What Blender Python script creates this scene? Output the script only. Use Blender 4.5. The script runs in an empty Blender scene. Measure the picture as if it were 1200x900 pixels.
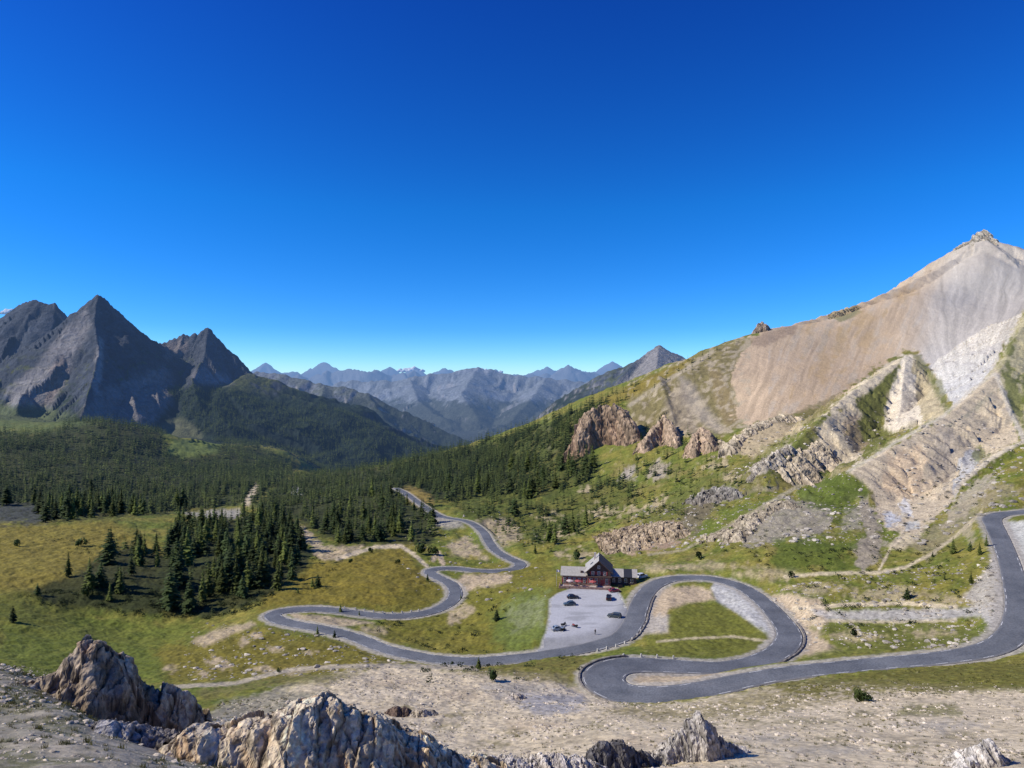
import bpy, bmesh, math, random, time
import numpy as np
from mathutils import Vector, Matrix
T0 = time.time()
def log(*a): print('[%.1f]' % (time.time()-T0), *a, flush=True)
rng = np.random.default_rng(7)
random.seed(7)
scene = bpy.context.scene
COL = scene.collection
F, CU, CV = 782.0, 600.0, 450.0          # calibration of the photograph (1200 x 900)

# ------------------------------------------------------------------ helpers
def W(u, v, D):
    return ((u-CU)/F*D, D, -(v-CV)/F*D)

_P = np.random.default_rng(3).permutation(4096).astype(np.int64)
_G = np.random.default_rng(4).uniform(0, 2*np.pi, 4096)
_GX, _GY = np.cos(_G), np.sin(_G)
def pnoise(x, y):
    xi = np.floor(x).astype(np.int64); yi = np.floor(y).astype(np.int64)
    fx = x-xi; fy = y-yi
    ux = fx*fx*fx*(fx*(fx*6-15)+10); uy = fy*fy*fy*(fy*(fy*6-15)+10)
    def g(a, b, dx, dy):
        h = _P[(_P[a & 4095]+b) & 4095]
        return _GX[h]*dx+_GY[h]*dy
    n00 = g(xi, yi, fx, fy); n10 = g(xi+1, yi, fx-1, fy)
    n01 = g(xi, yi+1, fx, fy-1); n11 = g(xi+1, yi+1, fx-1, fy-1)
    return 1.5*((n00*(1-ux)+n10*ux)*(1-uy)+(n01*(1-ux)+n11*ux)*uy)
def fbm(x, y, o=4, gain=.5, lac=2.03):
    s = 0; a = 1; t = 0
    for i in range(o):
        s = s+a*pnoise(x+17.3*i, y-9.1*i); t += a; a *= gain; x = x*lac; y = y*lac
    return s/t
def ridged(x, y, o=4, gain=.5):
    s = 0; a = 1; t = 0
    for i in range(o):
        s = s+a*(1-2*np.abs(pnoise(x+11.7*i, y+5.3*i))); t += a; a *= gain; x = x*2.05; y = y*2.05
    return s/t
def voro(x, y):
    """jittered cells: offset from the cell point, a random number per cell and the distance to the cell border"""
    xi = np.floor(x).astype(np.int64); yi = np.floor(y).astype(np.int64)
    d1 = np.full(x.shape, 9.); d2 = np.full(x.shape, 9.); h1 = np.zeros(x.shape, np.int64); ox = np.zeros(x.shape); oy = np.zeros(x.shape)
    for a in (-1, 0, 1):
        for b in (-1, 0, 1):
            h = _P[(_P[(xi+a) & 4095]+yi+b) & 4095]; px_ = xi+a+.5+.45*_GX[h]; py_ = yi+b+.5+.45*_GY[h]
            dx, dy = x-px_, y-py_; d = np.hypot(dx, dy); m = d < d1
            d2 = np.where(m, d1, np.minimum(d2, d)); ox = np.where(m, dx, ox); oy = np.where(m, dy, oy); h1 = np.where(m, h, h1); d1 = np.where(m, d, d1)
    return ox, oy, h1, d2-d1
def sstep(a, b, x):
    t = np.clip((x-a)/(b-a), 0, 1); return t*t*(3-2*t)

def mesh_np(name, verts, quads=None, tris=None, mat=None, parent=None, smooth=True, cols=None, extra=None):
    me = bpy.data.meshes.new(name)
    verts = np.asarray(verts, dtype=np.float32).reshape(-1, 3)
    me.vertices.add(len(verts)); me.vertices.foreach_set('co', verts.ravel())
    loops = []; totals = []
    if quads is not None and len(quads): loops.append(np.asarray(quads).ravel()); totals.append(np.full(len(quads), 4))
    if tris is not None and len(tris): loops.append(np.asarray(tris).ravel()); totals.append(np.full(len(tris), 3))
    li = np.concatenate(loops).astype(np.int32); tot = np.concatenate(totals).astype(np.int32)
    me.loops.add(len(li)); me.loops.foreach_set('vertex_index', li)
    me.polygons.add(len(tot))
    st = np.concatenate([[0], np.cumsum(tot)[:-1]]).astype(np.int32)
    me.polygons.foreach_set('loop_start', st)
    me.polygons.foreach_set('use_smooth', np.full(len(tot), smooth))
    if cols is not None:
        c = np.ones((len(verts), 4), np.float32); c[:, :3] = cols
        at = me.color_attributes.new('Col', 'FLOAT_COLOR', 'POINT'); at.data.foreach_set('color', c.ravel())
    for k, a in (extra or {}).items():
        at = me.attributes.new(k, 'FLOAT', 'POINT'); at.data.foreach_set('value', np.asarray(a, np.float32).ravel())
    me.update(calc_edges=True); me.validate()
    if mat: me.materials.append(mat)
    o = bpy.data.objects.new(name, me); COL.objects.link(o)
    if parent: o.parent = parent
    return o
def tag(o, label=None, cat=None, group=None, kind=None):
    if label: o['label'] = label
    if cat: o['category'] = cat
    if group: o['group'] = group
    if kind: o['kind'] = kind
    return o
def empty(name, loc, rz=0, label=None, cat=None, group=None):
    o = bpy.data.objects.new(name, None); COL.objects.link(o)
    o.location = loc; o.rotation_euler = (0, 0, rz); o.empty_display_size = .3
    return tag(o, label, cat, group)
def copy_tree(o, parent=None):
    c = o.copy(); COL.objects.link(c); c.parent = parent
    for ch in o.children: copy_tree(ch, c)
    return c

# ------------------------------------------------------------------ materials
def new_mat(name):
    m = bpy.data.materials.new(name); m.use_nodes = True
    nt = m.node_tree; nt.nodes.clear()
    return m, nt
def N(nt, t, **kw):
    n = nt.nodes.new(t)
    for k, v in kw.items(): setattr(n, k, v)
    return n
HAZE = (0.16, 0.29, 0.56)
def terrain_mat(name, scale=1.0, bump=.5, bdist=.3, contrast=.35, haze=True, speck=.0, rough=.95):
    m, nt = new_mat(name); L = nt.links.new
    at = N(nt, 'ShaderNodeAttribute', attribute_name='Col')
    tc = N(nt, 'ShaderNodeNewGeometry')
    nz = N(nt, 'ShaderNodeTexNoise'); nz.inputs['Scale'].default_value = scale; nz.inputs['Detail'].default_value = 6; nz.inputs['Roughness'].default_value = .65
    L(tc.outputs['Position'], nz.inputs['Vector'])
    mr = N(nt, 'ShaderNodeMapRange'); mr.inputs[1].default_value = .3; mr.inputs[2].default_value = .7
    mr.inputs[3].default_value = 1-contrast; mr.inputs[4].default_value = 1+contrast
    L(nz.outputs['Fac'], mr.inputs[0])
    mul = N(nt, 'ShaderNodeMix', data_type='RGBA', blend_type='MULTIPLY'); mul.inputs[0].default_value = 1
    L(at.outputs['Color'], mul.inputs[6]); L(mr.outputs[0], mul.inputs[7])
    bs = N(nt, 'ShaderNodeBsdfPrincipled'); bs.inputs['Roughness'].default_value = rough
    bs.inputs['Specular IOR Level'].default_value = .15
    L(mul.outputs[2], bs.inputs['Base Color'])
    if bump:
        bp = N(nt, 'ShaderNodeBump'); bp.inputs['Strength'].default_value = bump; bp.inputs['Distance'].default_value = bdist
        L(nz.outputs['Fac'], bp.inputs['Height']); L(bp.outputs[0], bs.inputs['Normal'])
    out = N(nt, 'ShaderNodeOutputMaterial')
    if haze:
        add_haze(nt, bs, out)
    else:
        L(bs.outputs[0], out.inputs[0])
    return m
def add_haze(nt, bs, out, attr='haze'):  # aerial haze painted in: blue airlight mixed in as emission, growing with distance
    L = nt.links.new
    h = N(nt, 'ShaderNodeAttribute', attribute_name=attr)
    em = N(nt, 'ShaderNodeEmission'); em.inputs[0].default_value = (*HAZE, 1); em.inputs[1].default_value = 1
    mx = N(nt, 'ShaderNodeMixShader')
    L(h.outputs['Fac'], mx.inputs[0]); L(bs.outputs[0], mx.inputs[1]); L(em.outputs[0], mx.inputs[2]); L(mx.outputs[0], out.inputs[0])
def plain_mat(name, col, rough=.8, noise=0., nscale=5., metallic=0., spec=.3, bump=0.):
    m, nt = new_mat(name); L = nt.links.new
    bs = N(nt, 'ShaderNodeBsdfPrincipled'); bs.inputs['Roughness'].default_value = rough
    bs.inputs['Metallic'].default_value = metallic; bs.inputs['Specular IOR Level'].default_value = spec
    bs.inputs['Base Color'].default_value = (*col, 1)
    if noise:
        tc = N(nt, 'ShaderNodeTexCoord'); nz = N(nt, 'ShaderNodeTexNoise'); nz.inputs['Scale'].default_value = nscale; nz.inputs['Detail'].default_value = 5
        L(tc.outputs['Object'], nz.inputs['Vector'])
        mr = N(nt, 'ShaderNodeMapRange'); mr.inputs[1].default_value = .3; mr.inputs[2].default_value = .7; mr.inputs[3].default_value = 1-noise; mr.inputs[4].default_value = 1+noise
        L(nz.outputs['Fac'], mr.inputs[0])
        mul = N(nt, 'ShaderNodeMix', data_type='RGBA', blend_type='MULTIPLY'); mul.inputs[0].default_value = 1
        mul.inputs[6].default_value = (*col, 1); L(mr.outputs[0], mul.inputs[7]); L(mul.outputs[2], bs.inputs['Base Color'])
        if bump:
            bp = N(nt, 'ShaderNodeBump'); bp.inputs['Strength'].default_value = bump; bp.inputs['Distance'].default_value = .05
            L(nz.outputs['Fac'], bp.inputs['Height']); L(bp.outputs[0], bs.inputs['Normal'])
    out = N(nt, 'ShaderNodeOutputMaterial'); L(bs.outputs[0], out.inputs[0])
    return m

# ------------------------------------------------------------------ the pass road: photo column, row, height below the camera, half width
ROAD = [(1330,588,-49,3.1),(1250,593,-51,3.1),(1200,600,-52,3.1),(1176,602,-52.7,3.2),(1163,607,-53.2,3.2),(1166,618,-54,3.1),(1173,633,-55,3),(1183,660,-57,3),
 (1190,687,-58.4,3),(1194,713,-59.5,3.1),(1191,733,-60.3,3.2),(1177,752,-61,3.3),(1150,763,-61.6,3.2),(1100,771,-62.3,3.1),(1033,777,-63,3.1),(983,782,-63.5,3.1),
 (933,787,-64,3.1),(883,795,-64.6,3.2),(833,806,-65.1,3.5),(795,813,-65.4,4),(765,815,-65.7,4.6),(737,814,-66.1,5),(715,806,-66.6,5),(706,795,-67,4.9),(715,784,-67.4,4.7),
 (735,779,-67.8,4.5),(783,780,-68.5,4.1),(820,782,-68.9,3.7),(850,782,-69.2,3.4),(880,777,-69.7,3.4),(905,768,-70.2,3.4),(920,757,-70.6,3.5),(925,743,-71.1,3.5),(912,723,-71.6,3.4),
 (893,704,-72.1,3.3),(867,687,-72.6,3.2),(833,678,-73,3.1),(800,677,-73.5,3.1),(780,680,-73.9,3.2),(765,687,-74.3,3.2),(754,699,-74.7,3.2),(748,713,-75.1,3.3),(741,732,-75.5,3.3),(727,747,-75.9,3.3),
 (700,756,-76.4,3.2),(650,766,-77.2,3.1),(600,772,-78,3),(550,775,-78.8,2.9),(517,773,-79.4,2.9),(483,768,-80,2.8),(450,760,-80.5,2.8),(420,748,-81.2,2.8),(400,742,-81.5,2.8),(373,736,-82,2.8),
 (343,731,-82.6,2.9),(325,726,-83.1,3),(319,720,-83.6,3.1),(333,715.5,-84.1,3),(367,713.5,-84.8,2.8),(400,716,-85.4,2.7),(450,722,-86.3,2.7),(480,721,-86.8,2.8),(507,716,-87.4,2.9),(526,707,-88.1,3),
 (534,696,-88.8,3),(528,684,-89.5,3),(512,676,-90.2,3),(503,670,-90.7,3),(511,666.5,-91.1,3),(533,666,-91.6,2.9),(560,669,-92.2,2.9),(588,669,-92.9,3),(606,666,-93.4,3.1),(609,660,-94,3.2),(598,655,-94.7,3.1),
 (582,646,-95.9,3),(573,635,-97,2.9),(565,622,-98.4,2.9),(547,611,-100,2.9),(520,606,-101.6,3),(507,600,-103,3),(492,590,-105,3),(474,577,-107.2,3),(464,572,-108.6,3)]
rp = np.array([(*W(u, v, -z*F/(v-CV)), w) for u, v, z, w in ROAD])
def catmull(P, step):
    out = []
    Pp = np.vstack([2*P[0]-P[1], P, 2*P[-1]-P[-2]])
    for i in range(1, len(Pp)-2):
        p0, p1, p2, p3 = Pp[i-1:i+3]
        n = max(2, int(np.linalg.norm(p2[:2]-p1[:2])/step))
        # centripetal parametrisation keeps the hairpins round
        t0 = 0; t1 = t0+max(1e-3, np.linalg.norm(p1[:3]-p0[:3]))**.5; t2 = t1+max(1e-3, np.linalg.norm(p2[:3]-p1[:3]))**.5; t3 = t2+max(1e-3, np.linalg.norm(p3[:3]-p2[:3]))**.5
        for t in np.linspace(t1, t2, n, endpoint=False):
            A1 = (t1-t)/(t1-t0)*p0+(t-t0)/(t1-t0)*p1; A2 = (t2-t)/(t2-t1)*p1+(t-t1)/(t2-t1)*p2; A3 = (t3-t)/(t3-t2)*p2+(t-t2)/(t3-t2)*p3
            B1 = (t2-t)/(t2-t0)*A1+(t-t0)/(t2-t0)*A2; B2 = (t3-t)/(t3-t1)*A2+(t-t1)/(t3-t1)*A3
            out.append((t2-t)/(t2-t1)*B1+(t-t1)/(t2-t1)*B2)
    out.append(P[-1]); return np.array(out)
road = catmull(rp, .7)
for _ in range(12):                       # smooth heights and kinks a little
    road[1:-1] = .5*road[1:-1]+.25*(road[:-2]+road[2:])

# ------------------------------------------------------------------ ground control points: (photo column, row, distance)
CP = [ # foreground
 (0,885,30),(110,885,31),(0,830,40),(90,835,42),(0,780,52),(60,808,50),(130,856,44),(200,882,43),(300,895,42),(420,905,45),(520,908,49),(100,830,75),(200,860,70),(300,872,68),(420,882,64),(0,795,80),
 (300,822,125),(255,846,105),(400,800,140),(360,812,130),(500,880,85),(500,840,112),(500,800,145),(600,885,82),(600,840,112),(600,800,145),(600,785,165),
 (700,890,66),(700,860,86),(700,830,118),(800,900,58),(800,870,76),(800,838,110),(900,890,62),(900,850,88),(900,815,122),(1000,900,60),(1000,850,86),(1000,805,125),
 (1100,900,60),(1100,850,85),(1100,800,122),(1200,900,58),(1200,850,82),(1200,790,122),(1380,850,75),(1380,760,120),(1380,680,165),
 # left meadow
 (0,620,430),(0,660,310),(0,692,262),(0,708,249),(0,745,214),(0,775,185),(100,612,465),(100,650,345),(100,690,275),(100,714,262),(100,745,228),(100,782,190),
 (200,690,285),(200,722,260),(200,760,215),(200,788,180),(280,692,288),(270,722,256),(240,752,218),(300,790,172),(220,801,160),(400,781,173),(480,785,172),
 (180,622,445),(250,660,330),(330,640,390),(360,620,480),(400,620,490),(400,600,590),(400,575,800),(330,580,800),(400,660,335),(400,690,285),(450,650,370),(450,690,283),
 (300,600,620),(250,600,680),(300,700,272),
 (600,720,234),(560,742,217),(600,690,268),(650,660,328),(650,640,375),(840,735,200),(830,705,226),(800,758,184),(770,795,152),
 # ravine and forest across
 (0,606,520),(100,600,620),(100,590,800),(100,560,1000),(100,530,1250),(20,503,1500),(130,497,1500),(200,562,1050),(200,535,1400),(300,562,1100),(330,545,1500),(0,570,900),(-150,540,1000),(-150,610,480),(-150,700,250),(-150,800,120),
 (215,522,1950),(250,516,2150),(160,505,2300),(50,490,2400),(300,528,2300),(340,533,1900),(-100,480,2400),
 # middle slope and crest
 (700,650,345),(700,620,420),(700,580,520),(700,540,620),(700,500,720),(700,474,800),(600,620,470),(600,580,620),(600,550,760),(600,520,900),(600,506,980),(500,560,820),(450,560,900),
 (450,546,1100),(380,556,1150),(540,524,1040),(640,491,900),(760,448,840),
 (800,640,320),(800,600,390),(800,560,480),(800,520,580),(800,480,690),(800,440,800),(800,426,880),
 (870,664,256),(900,620,300),(900,600,335),(900,550,430),(900,500,540),(900,450,700),(900,410,880),(870,396,960),(900,386,1010),
 (930,700,215),(960,670,240),(1000,640,262),(1000,600,320),(1000,560,400),(1000,500,540),(1000,455,690),(1000,410,900),(1000,368,1180),
 (1050,690,212),(1100,720,188),(1100,650,242),(1100,600,310),(1100,560,380),(1100,500,500),(1100,450,680),(1100,400,880),(1100,350,1130),(1080,340,1320),(1120,630,262),
 (1150,304,1450),(1150,352,1150),(1150,420,760),(1200,324,1450),(1200,560,310),(1200,500,410),(1200,450,520),(1200,400,680),(1350,450,450),(1350,560,270),(1350,330,1200),(1350,620,215),
 (960,380,1100),
]
CZ = [ # photo column, distance, height
 (-300,6,-4),(0,6,-4),(300,6,-4),(600,6,-4),(900,6,-4),(1200,6,-4),(1500,6,-4),(600,20,-13),(900,20,-13),(1200,20,-13),(300,20,-13),(0,20,-12.5),(600,30,-19),(900,30,-19.5),(1200,30,-19.5),(300,30,-18.6),(1500,30,-19),(-300,30,-17),(-300,60,-26),
 (450,1700,-390),(600,1600,-380),(800,1500,-280),(1000,1900,-120),(1200,2200,0),(380,1800,-330),(1400,2200,100),
 (400,3000,-355),(500,3500,-400),(550,5000,-430),(100,4000,-200),(300,4000,-330),(800,4000,-350),(1000,5000,-300),(0,8000,-400),(600,8000,-430),(1200,8000,-400),(0,20000,-400),(600,20000,-450),(1200,20000,-400),(0,45000,-400),(600,45000,-450),(1200,45000,-400),(-300,2500,-150),(-300,5000,-200),
]
pts = [(u, math.log(D), -(v-CV)/F*D) for u, v, D in CP]+[(u, math.log(D), z) for u, D, z in CZ]
for r in ROAD[::2]:
    u, v, z, w = r; pts.append((u, math.log(-z*F/(v-CV)), z))
for u, v in ((650,745),(655,700),(700,695),(720,715),(690,735),(640,755),(665,684),(740,680),(700,680)):
    pts.append((u, math.log(75.6*F/(v-CV)), -75.6))
pts = np.array(pts)
px, py, pz = pts[:, 0]/F, pts[:, 1], pts[:, 2]
pzs = np.arcsinh(pz/60.)                      # compress the range so that far depths do not make the near ground ring
def tk(dx, dy):
    r2 = dx*dx+dy*dy+1e-12; return .5*r2*np.log(r2)
n = len(px)
A = np.zeros((n+3, n+3)); A[:n, :n] = tk(px[:, None]-px, py[:, None]-py)+np.eye(n)*2e-5
A[:n, n] = 1; A[:n, n+1] = px; A[:n, n+2] = py; A[n:, :n] = A[:n, n:].T
coef = np.linalg.solve(A, np.concatenate([pzs, [0, 0, 0]]))
GX = np.linspace(-1.35, 1.95, 300); GYl = np.linspace(math.log(5), math.log(50000), 620)
def tps_rows():
    out = np.zeros((len(GYl), len(GX)))
    for j, b in enumerate(GYl):
        K = tk(GX[:, None]-px, b-py)
        out[j] = K@coef[:n]+coef[n]+coef[n+1]*GX+coef[n+2]*b
    return 60.*np.sinh(out)
TP = tps_rows()
def bil(G, a, b):
    fa = np.clip((a-GX[0])/(GX[1]-GX[0]), 0, len(GX)-1.001); fb = np.clip((b-GYl[0])/(GYl[1]-GYl[0]), 0, len(GYl)-1.001)
    i = fa.astype(int); j = fb.astype(int); fa = fa-i; fb = fb-j
    return (G[j, i]*(1-fa)+G[j, i+1]*fa)*(1-fb)+(G[j+1, i]*(1-fa)+G[j+1, i+1]*fa)*fb
def base_h(x, y):
    return bil(TP, x/y+CU/F, np.log(y))
log('tps', n)

# ------------------------------------------------------------------ ridges: crest polylines (photo column, row, distance), steepness, reach, rib size, rib depth
def R(pts, S, L, lam, amp, kind): return dict(p=np.array([W(*q) for q in pts]), S=S, L=L, lam=lam, amp=amp, kind=kind)
NEAR_R = [
 R([(745,452,845),(800,426,880),(835,411,920),(870,396,960),(905,386,1010),(960,372,1100),(1000,359,1180),(1050,338,1270),(1085,322,1330),(1120,303,1400),(1138,286,1440),(1150,277,1455),(1163,284,1450),(1200,324,1450),(1300,290,1480)], .62, 500, 46, .20, 0),
 R([(1062,417,610),(1045,428,595),(1010,450,560),(985,470,520),(960,492,470),(925,528,425),(895,547,400)], .75, 40, 14, .5, 1),
 R([(1062,417,610),(1080,440,585),(1100,465,545),(1112,486,500)], .9, 40, 10, .45, 1),
 R([(1062,417,610),(1058,445,570),(1055,480,520),(1050,500,490)], .8, 25, 9, .5, 1),
 R([(1215,360,640),(1190,395,570),(1177,425,520),(1167,440,490),(1150,456,470),(1120,480,440),(1092,497,420),(1045,525,390),(1000,552,365)], .5, 45, 13, .35, 1),
 R([(1167,440,490),(1180,470,450),(1200,512,405)], .8, 30, 10, .4, 1),
 R([(1215,505,395),(1180,527,370),(1140,552,350),(1105,578,330)], .6, 25, 10, .4, 1),
 R([(1000,468,560),(975,490,505),(955,515,455),(935,535,425)], .8, 25, 9, .5, 1),
 R([(940,480,620),(915,492,590),(885,505,555),(862,525,500)], .8, 30, 8, .25, 1),
 R([(925,523,455),(900,538,425),(882,556,405)], 1.0, 10, 6, .25, 1),
 R([(800,426,880),(818,450,800),(838,480,715),(852,500,665)], .6, 60, 16, .5, 1),
 R([(772,440,800),(778,458,745),(786,480,690),(792,500,640)], .6, 30, 13, .5, 1),
 R([(745,452,845),(748,468,780),(752,490,700)], .6, 30, 13, .5, 1),
 R([(835,411,920),(842,432,840),(850,460,755),(856,485,690)], .6, 30, 13, .5, 1),
 R([(905,386,1010),(898,410,930),(890,440,830),(880,475,700)], .42, 30, 16, .5, 1),
 R([(985,364,1140),(972,395,990),(955,430,830),(940,462,690)], .42, 30, 16, .5, 1),
 R([(862,400,930),(866,440,800),(868,480,705)], .55, 50, 16, .5, 1),
]
FAR_R = [
 R([(55,520,1430),(85,511,1460),(108,501,1480),(132,496,1500),(155,502,1520),(175,516,1520),(198,532,1500)], .42, 120, 60, .25, 3),
 R([(-40,528,1150),(40,522,1250),(90,524,1300)], .35, 120, 60, .25, 3),
 R([(-60,380,3500),(0,372,3400),(25,357,3350),(40,350,3300),(62,353,3300),(78,374,3250),(95,385,3200)], 1.25, 420, 130, .34, 2),
 R([(115,344,2800),(100,356,2770),(80,378,2700),(62,405,2600),(40,440,2450),(20,472,2280)], 1.25, 380, 100, .34, 2),
 R([(115,344,2800),(135,362,2850),(150,376,2900),(172,400,2960),(190,403,3000),(205,396,3030),(215,391,3050),(222,393,3050),(228,387,3050),(234,391,3050),(243,384,3060),(248,389,3055),(256,396,3050),(264,408,3040),(275,418,3030),(292,437,3000),(322,458,2930)], 1.3, 380, 100, .38, 2),
 R([(115,344,2800),(110,375,2680),(116,410,2520),(108,445,2350),(98,478,2180)], 1.25, 260, 80, .34, 2),
 R([(135,362,2850),(150,410,2700),(150,450,2500),(160,480,2350)], 1.15, 260, 80, .34, 2),
 R([(190,403,3000),(178,440,2700),(186,470,2500)], 1.1, 240, 80, .34, 2),
 R([(243,386,3060),(240,415,2900),(225,445,2700),(232,470,2520)], 1.25, 260, 80, .38, 2),
 R([(215,391,3050),(205,420,2900)], 1.2, 220, 70, .36, 2),
 R([(292,437,3000),(262,455,2750),(250,475,2550),(262,495,2400)], .5, 400, 120, .30, 3),
 R([(322,458,2930),(360,470,2850),(400,482,2750),(440,500,2700),(480,520,2650),(515,538,2600)], .55, 500, 120, .32, 3),
 R([(250,440,4700),(310,436,4600),(345,441,4550),(370,449,4500),(400,452,4450),(430,461,4400),(460,476,4350),(500,494,4300),(530,508,4250),(552,519,4200)], .75, 700, 150, .35, 4),
 R([(380,452,4450),(372,480,4000),(400,505,3700)], .6, 500, 150, .25, 3),
 R([(430,461,4400),(450,490,4100),(478,515,3900),(505,530,3800)], .7, 400, 120, .4, 4),
 R([(400,446,8800),(440,447,8600),(480,443,8500),(520,436,8500),(560,431,8500),(600,438,8400),(640,443,8300),(690,447,8200),(740,440,8000),(800,425,8000),(900,420,8000)], .75, 1500, 330, .35, 4),
 R([(560,431,8500),(540,462,7200),(560,490,6300)], .6, 800, 260, .35, 4),
 R([(640,443,8300),(620,470,7000),(600,492,6200),(575,503,5900)], .6, 800, 260, .4, 4),
 R([(690,447,8200),(670,468,7000),(650,480,6300)], .6, 800, 260, .4, 4),
 R([(480,443,8500),(490,470,7200),(520,492,6300)], .6, 700, 260, .35, 4),
 R([(772,404,3700),(755,415,3650),(738,430,3550),(722,448,3450),(700,470,3350),(680,488,3250)], 1.0, 400, 90, .25, 5),
 R([(772,404,3700),(790,413,3750),(806,421,3800),(840,432,3900)], .9, 400, 90, .3, 5),
 R([(772,404,3700),(768,440,3300),(750,470,3000)], .7, 400, 90, .25, 5),
]
fr = random.Random(5)
def far_range(u0, u1, vb, vamp, D, step, pk, S):
    P = []; u = u0; up = True
    while u < u1:
        v = vb-(fr.choice((.3, .55, .7, 1.15))*fr.uniform(.8, 1.1) if up else fr.uniform(-.1, .35))*vamp
        for (pu, pv, pw) in pk: v -= max(0, 1-abs(u-pu)/pw)*pv
        v -= vamp*.5*math.sin(u*.031+D)*math.sin(u*.011)
        P.append((u, v, D*fr.uniform(.95, 1.05))); up = not up; u += fr.choice((.35, .6, 1., 1.9))*step*fr.uniform(.8, 1.2)
    return R(P, S, 2600, 420, .35, 6)
FAR_R += [far_range(-150, 1250, 443, 9, 17000, 11, [(668,14,26),(640,6,25),(590,4,20),(395,4,40)], .8), far_range(-150, 1250, 441, 12, 26000, 12, [(722,14,22),(755,8,18),(462,4,30),(520,5,25),(400,3,30)], .8)]

def ridge_eval(rs, x, y, h0):
    h = h0.copy(); al = np.zeros_like(x); dd = np.full_like(x, 1e9); kd = np.full(x.shape, -1)
    for ri, r in enumerate(rs):
        P = r['p']; L = r['L']; acc = 0.
        reach = (P[:, 2].max()-(-450))/max(r['S'], .3)*1.3+60 if r['kind'] >= 2 else 420
        if r['kind'] == 0: reach = 900
        if r['kind'] == 1: reach = 120
        bb = (x > P[:, 0].min()-reach) & (x < P[:, 0].max()+reach) & (y > P[:, 1].min()-reach) & (y < P[:, 1].max()+reach)
        ix = np.nonzero(bb)[0]
        if not len(ix): continue
        X, Y = x[ix], y[ix]
        bd = np.full(len(ix), 1e18); ba = np.zeros(len(ix)); bz = np.full(len(ix), -1e9); bs = np.zeros(len(ix)); best = np.full(len(ix), -1e9)
        for a, b in zip(P[:-1], P[1:]):
            d = b-a; l2 = d[0]**2+d[1]**2; ln = math.sqrt(l2)
            t = np.clip(((X-a[0])*d[0]+(Y-a[1])*d[1])/l2, 0, 1)
            dx = X-(a[0]+t*d[0]); dy = Y-(a[1]+t*d[1]); dist = np.sqrt(dx*dx+dy*dy); zc = a[2]+t*d[2]
            sc = zc-r['S']*dist
            m = sc > best
            best = np.where(m, sc, best); bd = np.where(m, dist, bd); bz = np.where(m, zc, bz); ba = np.where(m, acc+t*ln, ba)
            bs = np.where(m, np.where(d[0]*dy-d[1]*dx > 0, 1., -1.), bs)
            acc += ln
        lam = r['lam']
        wx = fbm(X/lam*.7+ri*13, Y/lam*.7, 3)
        rib = ridged(ba/lam+bs*31.7+ri*7+.5*wx, bd/(lam*4)+ri, 4)*.5+.5
        cr = fbm(ba/lam*3+ri*5.1, bd/lam*1.5+bs*9, 4)
        dl = L*(1-np.exp(-bd/L))*.6+bd*.4
        k = r['amp']
        if r['kind'] == 0: dl = bd+np.maximum(bd-120, 0)**2/250.
        if r['kind'] >= 2: dl = dl+np.maximum(bd-1.1*L, 0)**2/(1.2*L)
        if r['kind'] == 1: dl = bd+np.maximum(bd-r['L'], 0)**2/60.
        hh = bz-r['S']*dl-k*lam*2.2*(1-np.exp(-bd/(1.2*lam)))*(1-1.6*rib)+cr*lam*(.20 if r['kind'] == 2 else .10)*(1-np.exp(-bd/(.3*lam)))*(k/.3)+ (fbm(ba/(lam*.6)+ri, bs*0+3.3, 3)*lam*(.16 if r['kind'] == 0 else .22 if r['kind'] == 2 else .12)*(k/.3) if r['kind'] != 3 else 0)
        m = hh > h[ix]
        j = ix[m]; h[j] = hh[m]; al[j] = ba[m]+ri*1000; dd[j] = bd[m]; kd[j] = ri
    return h, al, dd, kd

# ------------------------------------------------------------------ car park outline on its level
PARK_Z = -75.7
PARK = [(598,771),(622,762),(636,752),(642,740),(645,722),(645.5,702),(655,695),(672,689),(722,689),(727,700),(731,712),(737,722),(736,733),(722,746),(690,756.5),(650,764)]
parkw = np.array([W(u, v, -PARK_Z*F/(v-CV))[:2] for u, v in PARK])
def poly_sd(px_, py_, poly):
    """signed distance to a polygon, negative inside"""
    d = np.full(px_.shape, 1e18); ins = np.zeros(px_.shape, bool)
    q = np.asarray(poly, float); qn = np.roll(q, -1, 0)
    for (ax, ay), (bx, by) in zip(q, qn):
        ex, ey = bx-ax, by-ay
        t = np.clip(((px_-ax)*ex+(py_-ay)*ey)/(ex*ex+ey*ey+1e-12), 0, 1)
        d = np.minimum(d, (px_-ax-t*ex)**2+(py_-ay-t*ey)**2)
        c = ((ay > py_) != (by > py_))
        with np.errstate(divide='ignore', invalid='ignore'):
            ins ^= c & (px_ < (bx-ax)*(py_-ay)/(by-ay+1e-12)+ax)
    d = np.sqrt(d); return np.where(ins, -d, d)
def line_d(px_, py_, pl):
    d = np.full(px_.shape, 1e18)
    for (ax, ay), (bx, by) in zip(pl[:-1], pl[1:]):
        ex, ey = bx-ax, by-ay
        t = np.clip(((px_-ax)*ex+(py_-ay)*ey)/(ex*ex+ey*ey+1e-12), 0, 1)
        d = np.minimum(d, (px_-ax-t*ex)**2+(py_-ay-t*ey)**2)
    return np.sqrt(d)
from mathutils.kdtree import KDTree
kdt = KDTree(len(road))
for i, q in enumerate(road): kdt.insert((q[0], q[1], 0), i)
kdt.balance()
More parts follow.
